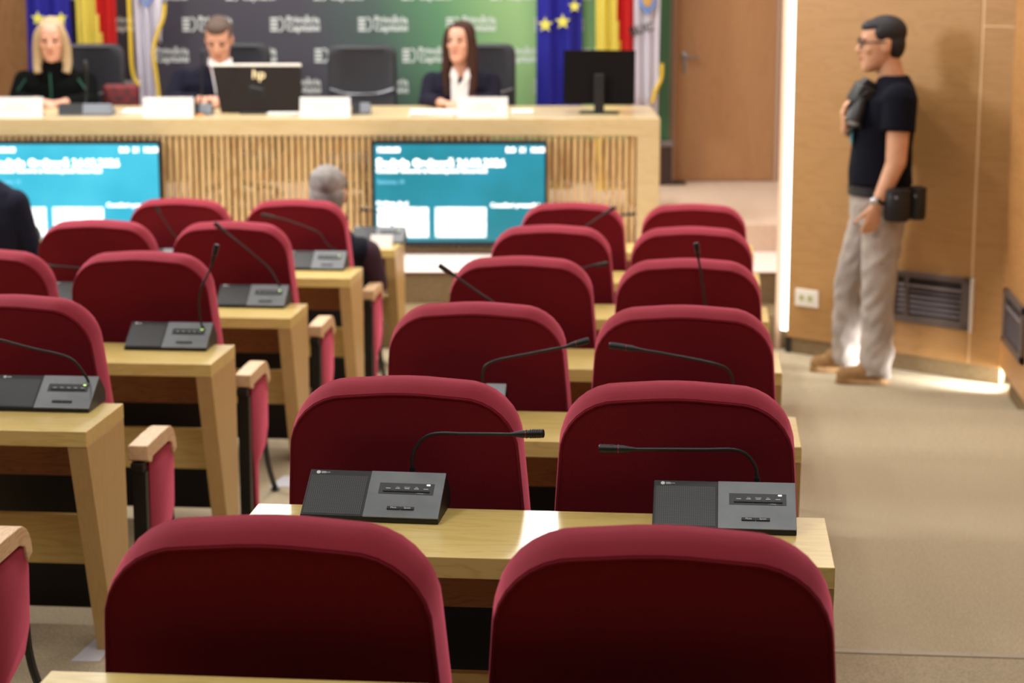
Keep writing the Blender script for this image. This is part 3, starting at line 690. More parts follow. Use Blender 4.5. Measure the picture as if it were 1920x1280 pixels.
for j in range(6):
    z = 1.312-.216*(3-j) if False else 1.744-.216*j
    off = 0 if (round((z-1.312)/.216) % 2 == 0) else .308
    u = -5.12+((-3.095+5.12) % .617)+(off if off < .617 else 0)-.617
    while u < .1:
        if u > -4.2 and u+.27 < .21:
            MARKS.append((u, z))
        u += .617
bm.free()
bm = bmesh.new(); text(bm, 'Primăria\nCapitalei', .067, face_mx((0, -.001, .008), (1, 0, 0), (0, 0, 1)), .0004, bold=.0016, ls=.82)
l0 = obj('lettering', bm, mat('banner_white', (206, 212, 208), rough=.6), t)
bm = bmesh.new(); logo(bm, -.112, -.05, 1.0); g0 = obj('emblem', bm, mat('banner_white', (0, 0, 0)), t)
for i, (u, z) in enumerate(MARKS):
    for q in (l0, g0):
        if q is g0 and u-.12 < -4.22: continue
        c = q if i == 0 else q.copy()
        if i: C.objects.link(c); c.parent = t
        c.location = (u, 0, z)
bm = bmesh.new(); box(bm, .165, .235, -.03, .09, .1835, .45, .004); box(bm, .10, .34, -.03, .12, .1835, .195, .003); obj('stand_base', bm, mat('dark_brown', (62, 44, 40), rough=.6), t)
bm = bmesh.new(); box(bm, .15, .25, -.03, .06, .452, .499, .012); obj('stand_clamp', bm, CHROME, t)
# ------------------------------------------------------------------ flags
def sheet(bm, u0, u1, z0, z1, amp, waves, mi_of, ph=0, taper=1.0, n=48, m=10, uz=None):
    grid = []
    for j in range(m+1):
        tz = j/m; z = z0+(z1-z0)*tz; row = []
        for i in range(n+1):
            s = i/n
            c = (u0+u1)/2; ww = (u1-u0)/2*(taper+(1-taper)*tz)
            x = c+(s*2-1)*ww+(uz(tz) if uz else 0)
            y = amp*math.sin(s*waves*2*PI+ph+.5*math.sin(tz*3))*(1-.25*tz)
            row.append(bm.verts.new((x, y, z+(.035*math.sin(s*PI*1.3+ph) if j == 0 else 0))))
        grid.append(row)
    for j in range(m):
        for i in range(n):
            f = bm.faces.new([grid[j][i], grid[j][i+1], grid[j+1][i+1], grid[j+1][i]]); f.material_index = mi_of(i/n, j/m); f.smooth = True
    t = bmesh.ops.solidify(bm, geom=bm.faces[:], thickness=.004)
BLUE = mat('flag_blue', (48, 46, 176), rough=.7, sheen=.2); YEL = mat('flag_yellow', (252, 234, 110), rough=.7); FRED = mat('flag_red', (226, 38, 34), rough=.7); FWH = mat('flag_white', (246, 242, 252), rough=.7)
GOLD = mat('fringe_gold', (222, 186, 50), rough=.7)
def flag(u, label, mats, build, poleu=0, ptop=2.3):
    t = thing('flag', label, 'flag', tuple(D(u, 1.95, .1835)), TH, 'flags behind the presidium desk')
    bm = bmesh.new(); build(bm); o = obj('cloth', bm, mats, t)
    bm = bmesh.new(); tube(bm, [(poleu, .055, .02), (poleu, .055, ptop)], .012, n=10); obj('pole', bm, mat('pole_wood', (120, 80, 50), rough=.5), t)
    bm = bmesh.new(); tube(bm, [(poleu, .055, 0), (poleu, .055, .02), (poleu, .055, .03)], [.09, .085, .02], n=24); obj('pole_base', bm, mat('gold_metal', (180, 150, 80), rough=.4, metal=.7), t)
    return t, o
def star(bm, x, y, z, r):
    pts = []
    for i in range(10):
        a = PI/2+i*PI/5; q = r if i % 2 == 0 else r*.42; pts.append((x+q*math.cos(a), z+q*math.sin(a)))
    prism(bm, pts, 'y', y-.002, y+.0)
Z0 = .183
for u, u0, u1, zb, lab, stars in ((-4.09, -.15, .15, .75, 'blue European flag with yellow stars at the far left behind the blonde woman', ((-.06, 1.36, .05), (.10, 1.36, .045), (.0, 1.62, .05))),
                               (-.565, -.155, .15, .62, 'blue European flag with yellow stars left of the black monitor', ((-.10, 1.315, .055), (.02, 1.335, .055), (.10, 1.44, .045), (-.12, 1.62, .05)))):
    t, o = flag(u, lab, [BLUE], lambda bm: sheet(bm, u0, u1, zb-Z0, 2.15-Z0, .028, 2.2, lambda a, b: 0, ph=.6, taper=1.05))
    for sx, sz, sr in stars:
        bm = bmesh.new(); star(bm, sx, -.038, sz-Z0, sr); obj('star', bm, mat('star_yellow', (222, 216, 90), rough=.6), o)
def rom(u, lab, zb, mid):
    flag(u, lab, [YEL, FRED, BLUE], lambda bm: sheet(bm, -.14, .15, zb-Z0, 2.15-Z0, .026, 3.2, lambda a, b: 1 if a > mid+.25*max(0, (1-b*2.4)) else 0, ph=.2, taper=.9))
rom(-3.765, 'yellow and red Romanian flag hanging at the left behind the blonde woman', .88, .50)
rom(-.185, 'yellow and red Romanian flag hanging behind the black monitor', .80, .50)
def crest(o, x, z, s):
    bm = bmesh.new(); prism(bm, [(x-.06*s, z+.07*s), (x+.06*s, z+.07*s), (x+.055*s, z-.02*s), (x, z-.08*s), (x-.055*s, z-.02*s)], 'y', -.037, -.033); obj('crest', bm, mat('crest_blue', (96, 130, 190), rough=.6), o)
    bm = bmesh.new(); ell(bm, (x, -.039, z+.02*s), (.035*s, .004, .045*s), u=12, v=8); tube(bm, [(x-.07*s, -.036, z+.09*s), (x, -.038, z+.12*s), (x+.07*s, -.036, z+.09*s)], .008*s, n=6); obj('crest_figure', bm, mat('crest_gold', (190, 150, 80), rough=.6), o)
def fringe(o, pts):
    bm = bmesh.new(); tube(bm, smoothpath(pts, 4), .013, n=7); obj('fringe', bm, GOLD, o, smooth=True)
t, o = flag(-3.42, 'white flag with gold fringe between the blonde woman and the man', [FWH], lambda bm: (sheet(bm, -.10, .09, .60-Z0, 2.15-Z0, .03, 2.4, lambda a, b: 0, ph=1.2, taper=.7)))
crest(o, .02, 1.50-Z0, .8)
fringe(o, [(-.10, -.035, 1.95-Z0), (-.10, -.035, 1.30-Z0), (-.095, -.035, 1.0-Z0), (-.05, -.04, .90-Z0)])
bm = bmesh.new(); sheet(bm, .02, .15, 1.22-Z0, 2.1-Z0, .02, 1.2, lambda a, b: 0, ph=.3, taper=.4); ob2 = obj('cloth_fold', bm, [FWH], t); ob2.location = (0, -.03, 0)
fringe(o, [(.15, -.06, 1.46-Z0), (.135, -.06, 1.36-Z0), (.085, -.06, 1.24-Z0), (.06, -.06, 1.12-Z0), (.075, -.05, .95-Z0), (.085, -.04, .80-Z0)])
t, o = flag(.035, 'white flag with crest and black letters at the right end of the banner', [FWH], lambda bm: sheet(bm, -.11, .095, .70-Z0, 2.15-Z0, .026, 2.6, lambda a, b: 0, ph=.9, taper=.85))
crest(o, .0, 1.46-Z0, 1.0)
bm = bmesh.new(); text(bm, 'BUC', .085, face_mx((-.115, -.034, 1.235-Z0), V((1, 0, .28)), V((-.28, 0, 1))), .001, bold=.002); obj('lettering', bm, BLACKP, o)
fringe(o, [(.105, -.03, 1.05-Z0), (.10, -.03, .95-Z0), (.06, -.035, .86-Z0), (.04, -.035, .78-Z0)])
t = thing('gold_tassel', 'gold fringe end hanging behind the slats under the desk at the right', 'tassel', tuple(D(-.285, 1.86, 0)), TH)
bm = bmesh.new(); tube(bm, smoothpath([(0, 0, .80), (.012, 0, .6), (-.004, 0, .5), (.004, 0, .36)], 4), .02, n=8); tube(bm, [(.004, 0, .37), (.004, 0, .184)], [.014, .03], n=8); obj('cord', bm, GOLD, t, smooth=True)
# ------------------------------------------------------------------ people
SKIN = mat('skin', (214, 158, 132), rough=.55, noise=.08, nscale=18); SKIN2 = mat('skin_tan', (210, 156, 120), rough=.55, noise=.08, nscale=18)
SKIN.node_tree.nodes['Principled BSDF'].inputs['Subsurface Weight'].default_value = .05
EYE = mat('eye_dark', (48, 34, 30), rough=.3); LIP = mat('lip', (176, 96, 88), rough=.5)
def hand(bm, w, d, n, s, curl=.45, k=1.0, thumb=.6):
    """w wrist, d finger direction, n direction the fingers curl to, s side of the thumb"""
    w, d, n, s = V(w), V(d).normalized(), V(n).normalized(), V(s).normalized()
    n = (n-d*n.dot(d)).normalized(); s = (s-d*s.dot(d)-n*s.dot(n)).normalized()
    secs = [(0, .027, .020), (.03, .036, .019), (.06, .041, .016), (.09, .040, .013)]
    rings = []
    for a, rx, ry in secs:
        rings.append([w+d*a*k+s*rx*k*math.cos(2*PI*i/14)+n*ry*k*math.sin(2*PI*i/14) for i in range(14)])
    loft(bm, rings)
    for off, ln, r in ((.029, .072, .0088), (.010, .080, .0092), (-.010, .075, .0088), (-.029, .058, .0078)):
        p = w+d*.082*k+s*off*k; ang = 0.15+curl*.4
        for j, f in enumerate((.45, .32, .25)):
            dd = d*math.cos(ang)+n*math.sin(ang)+s*off*.8; q = p+dd.normalized()*ln*f*k
            cap(bm, p, r*k*(1-.08*j), q, r*k*(.94-.08*j), n=8); p = q; ang += curl
    p = w+d*.025*k+s*.028*k
    for j, f in enumerate((.042, .032, .026)):
        dd = d*(.75)+s*(thumb*(1-.35*j))+n*(.25+.2*j); q = p+dd.normalized()*f*k; cap(bm, p, .0115*k*(1-.1*j), q, .0105*k*(1-.1*j), n=8); p = q
HEADSEC = [(-.122, .020, .022, -.066), (-.112, .038, .040, -.052), (-.092, .051, .060, -.034), (-.065, .060, .075, -.018), (-.03, .067, .086, -.008), (.0, .071, .091, -.002), (.035, .075, .096, .004), (.07, .073, .093, .008), (.098, .057, .074, .012), (.114, .032, .042, .014), (.119, .01, .012, .014)]
def head_mx(c, yaw_, pit=0., tilt=0., k=1.0):
    return Matrix.Translation(c) @ Matrix.Rotation(yaw_, 4, 'Z') @ Matrix.Rotation(pit, 4, 'X') @ Matrix.Rotation(tilt, 4, 'Y') @ Matrix.Scale(k, 4)
def head_geo(bm, mx):
    """faces local -y"""
    oval_loft(bm, [((0, cy, z), rx, ry) for z, rx, ry, cy in HEADSEC], n=28, mx=mx, p=2.15)
    def E(c, r): ell(bm, mx @ V(c), r, mx=mx.to_3x3().to_4x4())
    tube(bm, [mx @ V((0, -.088, .022)), mx @ V((0, -.100, .0)), mx @ V((0, -.112, -.022)), mx @ V((0, -.098, -.033))], [.008, .011, .015, .010], n=10)
    for s in (-1, 1):
        E((s*.013, -.100, -.028), (.009, .009, .008)); E((s*.075, .012, -.008), (.009, .020, .032))
        E((s*.030, -.088, .030), (.022, .008, .007))
        E((s*.042, -.068, -.022), (.02, .016, .018))
    E((0, -.090, -.052), (.022, .011, .007)); E((0, -.088, -.064), (.018, .010, .007)); E((0, -.080, -.100), (.02, .016, .014))
def face_parts(par, mx, brow=(70, 50, 40), lips=True, browm='brow'):
    for s in (-1, 1):
        b = bmesh.new(); ell(b, mx @ V((s*.031, -.089, .010)), (.0135, .006, .0062), mx=mx.to_3x3().to_4x4(), u=14, v=8); obj('eye', b, EYE, par, smooth='all')
        b = bmesh.new(); tube(b, [mx @ V((s*.014, -.0975, .030)), mx @ V((s*.03, -.0965, .035)), mx @ V((s*.05, -.085, .030))], [.003, .0042, .002], n=6); obj('eyebrow', b, mat(browm, brow, rough=.8), par)
    b = bmesh.new(); ell(b, mx @ V((0, -.0985, -.057)), (.021, .006, .0065), mx=mx.to_3x3().to_4x4(), u=14, v=8); obj('mouth', b, LIP, par, smooth='all')
def hair_short(mx, front=.052, side=True, vox=.006):
    b = bmesh.new(); m3 = mx.to_3x3().to_4x4()
    ell(b, mx @ V((0, .018, .052)), (.080, .098, .078), mx=m3)
    ell(b, mx @ V((0, -.035, .088)), (.060, .055, .038), mx=m3)
    ell(b, mx @ V((0, .045, .0)), (.076, .062, .080), mx=m3)
    if side:
        for s in (-1, 1): ell(b, mx @ V((s*.064, -.012, .042)), (.016, .035, .038), mx=m3)
    return fuse(b, vox, 3)
def seated(name, label, loc, rot, k, cfg):
    """presidium people: local frame facing -y, z=0 is the desk top level, hidden below"""
    t = thing(name, label, 'person', loc, rot, None)
    S = k; hc = V(cfg['head']); mx = head_mx(hc, cfg.get('yaw', 0), cfg.get('pit', 0), cfg.get('tilt', 0), S)
    sh = cfg['sh']; nk = V((hc.x, hc.y+.02*S, sh+.04*S))
    b = bmesh.new(); head_geo(b, mx)
    cap(b, nk-V((0, -.02, .05))*S, .060*S, hc+V((0, .03, -.08))*S, .054*S)
    arms = cfg['arms']
    for (e, wv, hd, hn, hs) in arms:
        e, wv = V(e), V(wv); cap(b, e, .042*S, wv, .028*S); hand(b, wv, hd, hn, hs, cfg.get('curl', .55), S)
    # torso core, hips and thighs on the chair
    oval_loft(b, [(V((0, .12, -.30)), .155*S, .12*S), (V((0, .10, -.1)), .14*S, .10*S), (V((0, .06, sh-.12)), .16*S, .10*S), (V((hc.x*.5, .05, sh)), .10*S, .07*S)], n=20)
    for s in (-1, 1):
        cap(b, (s*.09, .10, -.245), .080*S, (s*.11, -.28, -.235), .06*S); cap(b, (s*.11, -.28, -.235), .055*S, (s*.11, -.24, -.58), .045*S)
    body = obj('body', fuse(b, .007, 3), cfg.get('skin', SKIN), t, smooth='all')
    face_parts(t, mx, cfg.get('brow', (70, 50, 40)), browm='brow_'+cfg['id'])
    # jacket
    j = bmesh.new(); w2 = cfg['w']
    oval_loft(j, [(V((0, .12, -.31)), .17*S, .14*S), (V((0, .09, -.12)), .175*S, .135*S), (V((0, .07, sh-.20)), w2*.90, .13*S), (V((0, .06, sh-.10)), w2*.98, .12*S), (V((0, .06, sh-.03)), w2*.80, .09*S), (V((hc.x*.4, .06, sh+.02)), w2*.42, .065*S)], n=28)
    for (e, wv, hd, hn, hs) in arms:
        e, wv = V(e), V(wv); s = 1 if e.x > 0 else -1
        shp = V((s*(w2-.045), .06, sh-.075)); cap(j, shp, .068*S, e, .055*S); ell(j, e, (.057*S,)*3); tube(j, [e, e+(wv-e)*.93], [.055*S, .042*S], n=16)
    jk = obj('jacket', fuse(j, .008, 3), cfg['jm'], t, smooth='all')
    return t, mx, body, jk
# man in the tie
S = 1.12
t, mx, body, jk = seated('person', 'man in dark navy suit, white shirt and dark tie, looking down with clasped hands', tuple(D(-2.80, 1.14, ZT)), TH, S,
    dict(id='a', head=(.02, -.06, .425), pit=math.radians(26), sh=.235, w=.285, jm=mat('navy_suit', (18, 18, 34), rough=.9, spec=.2), brow=(66, 50, 42),
         arms=[((-.30, -.04, .02), (-.07, -.26, .045), (.7, -.5, .15), (.2, -.2, -.9), (0, 0, 1)), ((.26, -.04, .02), (.07, -.24, .04), (-.7, -.5, .2), (-.2, -.2, -.9), (0, 0, 1))]))
obj('hair', hair_short(mx), mat('hair_brown', (82, 64, 54), rough=.8), t, smooth='all')
b = bmesh.new(); prism(b, [(-.04, .285), (.10, .285), (.06, .02), (.0, .02)], 'y', -.092, -.068, bev=.004); prism(b, [(-.045, .31), (.02, .27), (.01, .22), (-.05, .26)], 'y', -.104, -.085, bev=.003); prism(b, [(.105, .31), (.04, .27), (.05, .22), (.11, .26)], 'y', -.104, -.085, bev=.003)
obj('shirt', b, mat('shirt_white', (226, 224, 230), rough=.7), t)
b = bmesh.new(); prism(b, [(.01, .27), (.05, .27), (.045, .225), (.06, .05), (.0, .05), (.015, .225)], 'y', -.112, -.096, bev=.003); obj('tie', b, mat('tie_black', (20, 20, 24), rough=.6), t)
# brunette woman
t, mx, body, jk = seated('person', 'woman with long brown hair in dark navy blazer and white blouse, seated at the desk', tuple(D(-1.215, 1.14, ZT)), TH, 1.06,
    dict(id='b', head=(.0, -.03, .405), yaw=math.radians(-22), sh=.215, w=.235, jm=mat('navy_blazer', (24, 22, 38), rough=.9, spec=.2), brow=(60, 40, 32),
         arms=[((-.22, -.02, .02), (-.12, -.27, .03), (.55, -.7, 0), (0, 0, -1), (1, 0, 0)), ((.20, -.02, .02), (.08, -.24, .04), (-.8, -.5, .05), (0, 0, -1), (0, -1, 0))]))
def long_hair(mx, fy, ln, wav=0):
    b = bmesh.new(); m3 = mx.to_3x3().to_4x4()
    ell(b, mx @ V((0, fy, .049)), (.083, .099, .083), mx=m3); ell(b, mx @ V((0, .045, -.01)), (.082, .062, .10), mx=m3)
    for s in (-1, 1):
        p = [mx @ V((s*.040, -.040, .100)), mx @ V((s*.074, -.035, .04)), mx @ V((s*.084, -.02, -.05))]
        q = mx @ V((s*.084, -.02, -.12)); p += [q, V((q.x+s*.006, q.y-.01, q.z-ln*.5)), V((q.x-s*.004, q.y-.02, q.z-ln))]
        tube(b, smoothpath(p, 4), [(.018+.018*math.sin(min(1, i/14)*PI*.6))*(1 if i < 15 else .8) for i in range(len(p)*4-3)], n=12)
    tube(b, [mx @ V((0, .06, -.02)), mx @ V((0, .062, -.15))], [.07, .065], n=16)
    return fuse(b, .007, 3)
obj('hair', long_hair(mx, .016, .22), mat('hair_dark_brown', (62, 36, 27), rough=.75, spec=.2, noise=.3, nscale=60, nstretch=(3, 3, .3)), t, smooth='all')
b = bmesh.new(); prism(b, [(-.065, .22), (-.01, .13), (.055, .23), (.062, -.02), (-.062, -.02)], 'y', -.098, -.074, bev=.004)
for s in (-1, 1): prism(b, [(s*.055, .25), (s*.018, .20), (s*.02, .13), (s*.07, .19)], 'y', -.108, -.09, bev=.003)
obj('blouse', b, mat('blouse_white', (232, 226, 226), rough=.7), t)
# blonde woman
t, mx, body, jk = seated('person', 'woman with straight blonde hair in a black top, hands on the desk, far left', tuple(D(-3.875, 1.12, ZT)), TH, 1.08,
    dict(id='c', head=(.01, -.04, .425), pit=math.radians(12), yaw=math.radians(8), sh=.225, w=.245, jm=mat('black_top', (8, 10, 10), rough=.95, spec=.1), brow=(150, 112, 84),
         arms=[((-.24, -.02, .02), (-.05, -.24, .04), (.75, -.55, 0), (0, 0, -1), (0, 1, 0)), ((.24, -.02, .02), (.12, -.22, .03), (-.8, -.5, 0), (0, 0, -1), (0, 1, 0))]))
obj('hair', long_hair(mx, .024, .085), mat('hair_blonde', (184, 158, 122), rough=.7, spec=.2, noise=.18, nscale=60, nstretch=(3, 3, .3)), t, smooth='all')
b = bmesh.new(); tube(b, smoothpath([(.0, -.082, .21), (.005, -.088, .1), (.0, -.085, -.02)], 4), .006, n=6)
for s in (-1, 1): tube(b, smoothpath([(s*.17, -.03, .17), (s*.23, -.045, .08), (s*.24, -.075, .0)], 4), .006, n=6)
obj('green_piping', b, mat('green_trim', (20, 78, 60), rough=.7), t)
b = bmesh.new(); tube(b, [(.0, .02, .19), (.008, -.005, .235), (.01, -.022, .292)], [.10, .078, .070], n=20); obj('collar', b, mat('black_top', (0, 0, 0)), t, smooth=True)
# dark handbag with red pattern right of the blonde woman
t = thing('patterned_bag', 'dark bag with red pattern on the chair right of the blonde woman', 'bag', tuple(D(-3.47, 1.30, .55)), TH)
bm = bmesh.new(); box(bm, -.12, .12, -.04, .04, 0, .40, .03, seg=3); obj('body', bm, mat('bag_red', (34, 16, 20), rough=.7, noise=.5, nscale=22, rgb2=(120, 24, 28)), t, smooth=True)
# grey haired man from behind
t = thing('person', 'grey-haired man in dark vest and plum sleeves seen from behind in the aisle seat', 'person', (-1.836, Y[5]+.28, FL[5]))
b = bmesh.new(); hc = V((0, -.02, .985)); mx = head_mx(hc, PI, math.radians(6), 0, 1.14); head_geo(b, mx)
cap(b, (0, -.02, .80), .068, (0, -.01, .93), .060)
oval_loft(b, [(V((0, .0, .46)), .16, .13), (V((0, -.02, .55)), .17, .13), (V((0, -.02, .68)), .17, .11), (V((0, -.01, .79)), .10, .07)], n=20)
for s in (-1, 1):
    cap(b, (s*.18, -.01, .70), .05, (s*.205, .06, .53), .045); cap(b, (s*.205, .06, .53), .044, (s*.16, .32, .62), .03); hand(b, (s*.16, .32, .62), (-s*.4, .9, 0), (0, 0, -1), (-s, 0, 0), .5)
    cap(b, (s*.09, .08, .475), .085, (s*.12, .46, .475), .065); cap(b, (s*.12, .46, .475), .06, (s*.12, .44, .09), .045); cap(b, (s*.12, .44, .05), .04, (s*.12, .58, .035), .034)
obj('body', fuse(b, .008, 3), SKIN2, t, smooth='all'); face_parts(t, mx, (150, 145, 140), browm='brow_g')
b = bmesh.new(); m3 = mx.to_3x3().to_4x4()
ell(b, mx @ V((0, .018, .046)), (.0795, .0995, .080), mx=m3); ell(b, mx @ V((0, .038, -.01)), (.077, .066, .085), mx=m3)
obj('hair', fuse(b, .006, 2), mat('hair_grey', (150, 144, 140), rough=.85, noise=.35, nscale=26), t, smooth='all')
b = bmesh.new(); oval_loft(b, [(V((0, .02, .45)), .19, .15), (V((0, -.0, .55)), .20, .155), (V((0, -.01, .66)), .19, .135), (V((0, -.01, .75)), .145, .105), (V((0, -.01, .83)), .085, .08)], n=26)
for s in (-1, 1): ell(b, (s*.15, -.01, .70), (.075, .09, .075))
obj('vest', fuse(b, .008, 3), mat('vest_navy', (17, 18, 30), rough=.85, spec=.2), t, smooth='all')
for s in (-1, 1):
    b = bmesh.new(); cap(b, (s*.185, -.01, .69), .072, (s*.215, .06, .53), .062); tube(b, [(s*.215, .06, .53), (s*.17, .30, .61)], [.058, .042], n=14); obj('sleeve', fuse(b, .008, 3), mat('sleeve_plum', (52, 26, 44), rough=.85), t, smooth='all')
b = bmesh.new()
for s in (-1, 1):
    cap(b, (s*.09, .09, .475), .088, (s*.12, .46, .475), .075); tube(b, [(s*.12, .46, .475), (s*.12, .44, .10)], [.074, .062], n=14)
obj('trousers', fuse(b, .009, 3), mat('trousers_dark', (30, 30, 38), rough=.85), t, smooth='all')
for s in (-1, 1):
    b = bmesh.new(); cap(b, (s*.12, .44, .05), .048, (s*.12, .60, .04), .038); box(b, s*.12-.045, s*.12+.045, .38, .65, .001, .02); obj('shoe', fuse(b, .007, 2), BLACKP, t, smooth='all')
# suited man at the left edge, from behind, turned a little
t = thing('person', 'person in dark navy suit seen from behind, cut by the left edge of the photo', 'person', (-3.645, 9.72, -.35))
b = bmesh.new(); mx = head_mx(V((-.02, .04, 1.16)), PI, 0, 0, 1.06); head_geo(b, mx); cap(b, (-.02, -.0, .96), .068, (-.02, .02, 1.08), .06)
oval_loft(b, [(V((0, .0, .44)), .17, .13), (V((0, -.02, .62)), .18, .13), (V((0, -.02, .82)), .17, .11), (V((0, -.01, .95)), .10, .07)], n=20)
for s in (-1, 1):
    cap(b, (s*.18, -.01, .87), .05, (s*.23, .02, .64), .045); cap(b, (s*.23, .02, .66), .044, (s*.12, .22, .68), .03); hand(b, (s*.12, .22, .68), (-s*.9, .5, 0), (0, 0, -1), (-s, 0, 0), .5)
    cap(b, (s*.09, .06, .46), .09, (s*.12, .42, .46), .065); cap(b, (s*.12, .42, .46), .06, (s*.12, .42, .09), .045); cap(b, (s*.12, .42, .05), .04, (s*.12, .56, .035), .034)
obj('body', fuse(b, .008, 3), SKIN, t, smooth='all'); face_parts(t, mx, browm='brow_a')
obj('hair', hair_short(mx), mat('hair_brown', (0, 0, 0)), t, smooth='all')
b = bmesh.new(); oval_loft(b, [(V((0, .02, .42)), .195, .16), (V((0, -.0, .60)), .19, .155), (V((0, -.01, .80)), .22, .14), (V((0, -.01, .90)), .225, .12), (V((0, -.01, .965)), .19, .10), (V((0, -.01, 1.02)), .10, .08)], n=26)
for s in (-1, 1):
    cap(b, (s*.175, -.01, .90), .078, (s*.235, .02, .66), .062); tube(b, [(s*.235, .02, .66), (s*.135, .22, .675)], [.06, .042], n=14)
obj('suit_jacket', fuse(b, .008, 3), mat('suit_dark', (20, 21, 36), rough=.9, spec=.2), t, smooth='all')
b = bmesh.new()
for s in (-1, 1):
    cap(b, (s*.09, .06, .46), .108, (s*.12, .42, .46), .08); tube(b, [(s*.12, .42, .46), (s*.12, .42, .10)], [.078, .065], n=14)
obj('trousers', fuse(b, .009, 3), mat('suit_dark', (0, 0, 0)), t, smooth='all')
for s in (-1, 1):
    b = bmesh.new(); cap(b, (s*.12, .42, .05), .048, (s*.12, .58, .04), .038); box(b, s*.12-.045, s*.12+.045, .36, .63, .001, .02); obj('shoe', fuse(b, .007, 2), BLACKP, t, smooth='all')
t = thing('stool', 'low dark stool under the dark-suited person at the left edge', 'stool', (-3.645, 9.72, -.35))
bm = bmesh.new(); tube(bm, [(0, .06, .31), (0, .06, .345)], .17, n=24); obj('seat', bm, BLACKP, t, smooth=True)
for i in range(4):
    a = PI/4+i*PI/2; bm = bmesh.new(); tube(bm, [(.11*math.cos(a), .06+.11*math.sin(a), .31), (.16*math.cos(a), .06+.16*math.sin(a), 0)], .012, n=8); obj('leg', bm, BLACK, t, smooth=True)
# ------------------------------------------------------------------ photographer (faces -x)
PO = V((.0, 0.0, 0.0))
t = thing('person', 'standing photographer in black T-shirt, glasses and beige trousers holding a camera to his chest', 'person', (.87, 10.08, -.35))
O = V((.87, 10.08, -.35))
def W(x, y, z): return V((x, y, z))-O
mx = head_mx(W(.857, 10.09, 1.346), -PI/2+math.radians(4), math.radians(3), 0, 1.09)
b = bmesh.new(); head_geo(b, mx)
cap(b, W(.925, 10.09, 1.12), .070, W(.893, 10.09, 1.25), .062)
oval_loft(b, [(W(.88, 10.08, .42), .10, .14), (W(.87, 10.08, .60), .125, .155), (W(.875, 10.08, .80), .125, .15), (W(.90, 10.08, 1.02), .12, .17), (W(.92, 10.09, 1.14), .07, .12)], n=22)
eL, wL = W(.925, 9.86, .785), W(.835, 9.84, .575)
cap(b, W(.94, 9.90, 1.10), .062, eL, .052); cap(b, eL, .050, W(.88, 9.845, .67), .042); cap(b, W(.88, 9.845, .67), .042, wL, .029)
hand(b, wL, (-.20, .02, -1), (-.3, .95, 0), (-1, 0, 0), .40, 1.05, .5)
eR, wR = W(.86, 10.30, .83), W(.695, 10.06, .925)
cap(b, W(.93, 10.27, 1.10), .060, eR, .050); cap(b, eR, .048, wR, .030)
hand(b, wR, (-.22, -.10, 1), (1, .0, .2), (0, -1, .1), .62, 1.08, .5)
kF, aF = W(.738, 10.22, .12), W(.745, 10.25, -.255); kN, aN = W(.868, 9.98, .12), W(.875, 9.985, -.265)
hF, hN = W(.845, 10.17, .50), W(.885, 9.99, .50)
for h_, k_, a_ in ((hF, kF, aF), (hN, kN, aN)): cap(b, h_, .085, k_, .058); cap(b, k_, .056, a_, .042)
body = obj('body', fuse(b, .007, 3), SKIN2, t, smooth='all')
face_parts(t, mx, (36, 30, 30), browm='brow_p')
b = bmesh.new(); m3 = mx.to_3x3().to_4x4()
ell(b, mx @ V((0, .018, .054)), (.080, .100, .078), mx=m3); ell(b, mx @ V((0, -.030, .082)), (.064, .062, .034), mx=m3); ell(b, mx @ V((0, .045, -.0)), (.074, .064, .080), mx=m3)
for s in (-1, 1): ell(b, mx @ V((s*.066, -.006, .048)), (.015, .034, .032), mx=m3)
obj('hair', fuse(b, .006, 2), mat('hair_black', (26, 25, 30), rough=.7), t, smooth='all')
b = bmesh.new()
for s in (-1, 1):
    ring = [mx @ V((s*.032+.024*math.cos(a), -.104+.006*abs(math.cos(a)), .008+.019*math.sin(a))) for a in [2*PI*i/16 for i in range(17)]]
    tube(b, ring, .0028, n=6); tube(b, [mx @ V((s*.056, -.102, .016)), mx @ V((s*.079, -.03, .014)), mx @ V((s*.080, .012, .012))], .0030, n=6)
tube(b, [mx @ V((-.010, -.106, .014)), mx @ V((.010, -.106, .014))], .0024, n=6)
obj('glasses', b, BLACKP, t)
# T-shirt
b = bmesh.new()
oval_loft(b, [(W(.872, 10.08, .655), .160, .185), (W(.868, 10.08, .72), .158, .180), (W(.873, 10.08, .85), .150, .178), (W(.885, 10.08, .98), .152, .195), (W(.905, 10.08, 1.08), .138, .20), (W(.925, 10.09, 1.15), .095, .13), (W(.922, 10.09, 1.195), .072, .085)], n=30)
d_ = (eL-W(.94, 9.90, 1.10)).normalized()
ell(b, W(.935, 9.90, 1.09), (.085, .08, .08)); tube(b, [W(.94, 9.90, 1.10), W(.94, 9.90, 1.10)+d_*.17], [.082, .084], n=20)
ell(b, W(.92, 10.27, 1.09), (.08, .08, .08)); d2 = (eR-W(.93, 10.27, 1.10)).normalized(); tube(b, [W(.93, 10.27, 1.10), W(.93, 10.27, 1.10)+d2*.17], [.078, .080], n=20)
obj('t_shirt', fuse(b, .008, 3), mat('tshirt_black', (11, 13, 24), rough=.9, spec=.15, sheen=.05), t, smooth='all')
b = bmesh.new(); prism(b, [(10.0, .86), (10.06, .86), (10.055, .965), (10.01, .965)], 'x', .715, .722); 
for v in b.verts: v.co -= O
obj('print', b, mat('print_teal', (60, 150, 170), rough=.7), t)
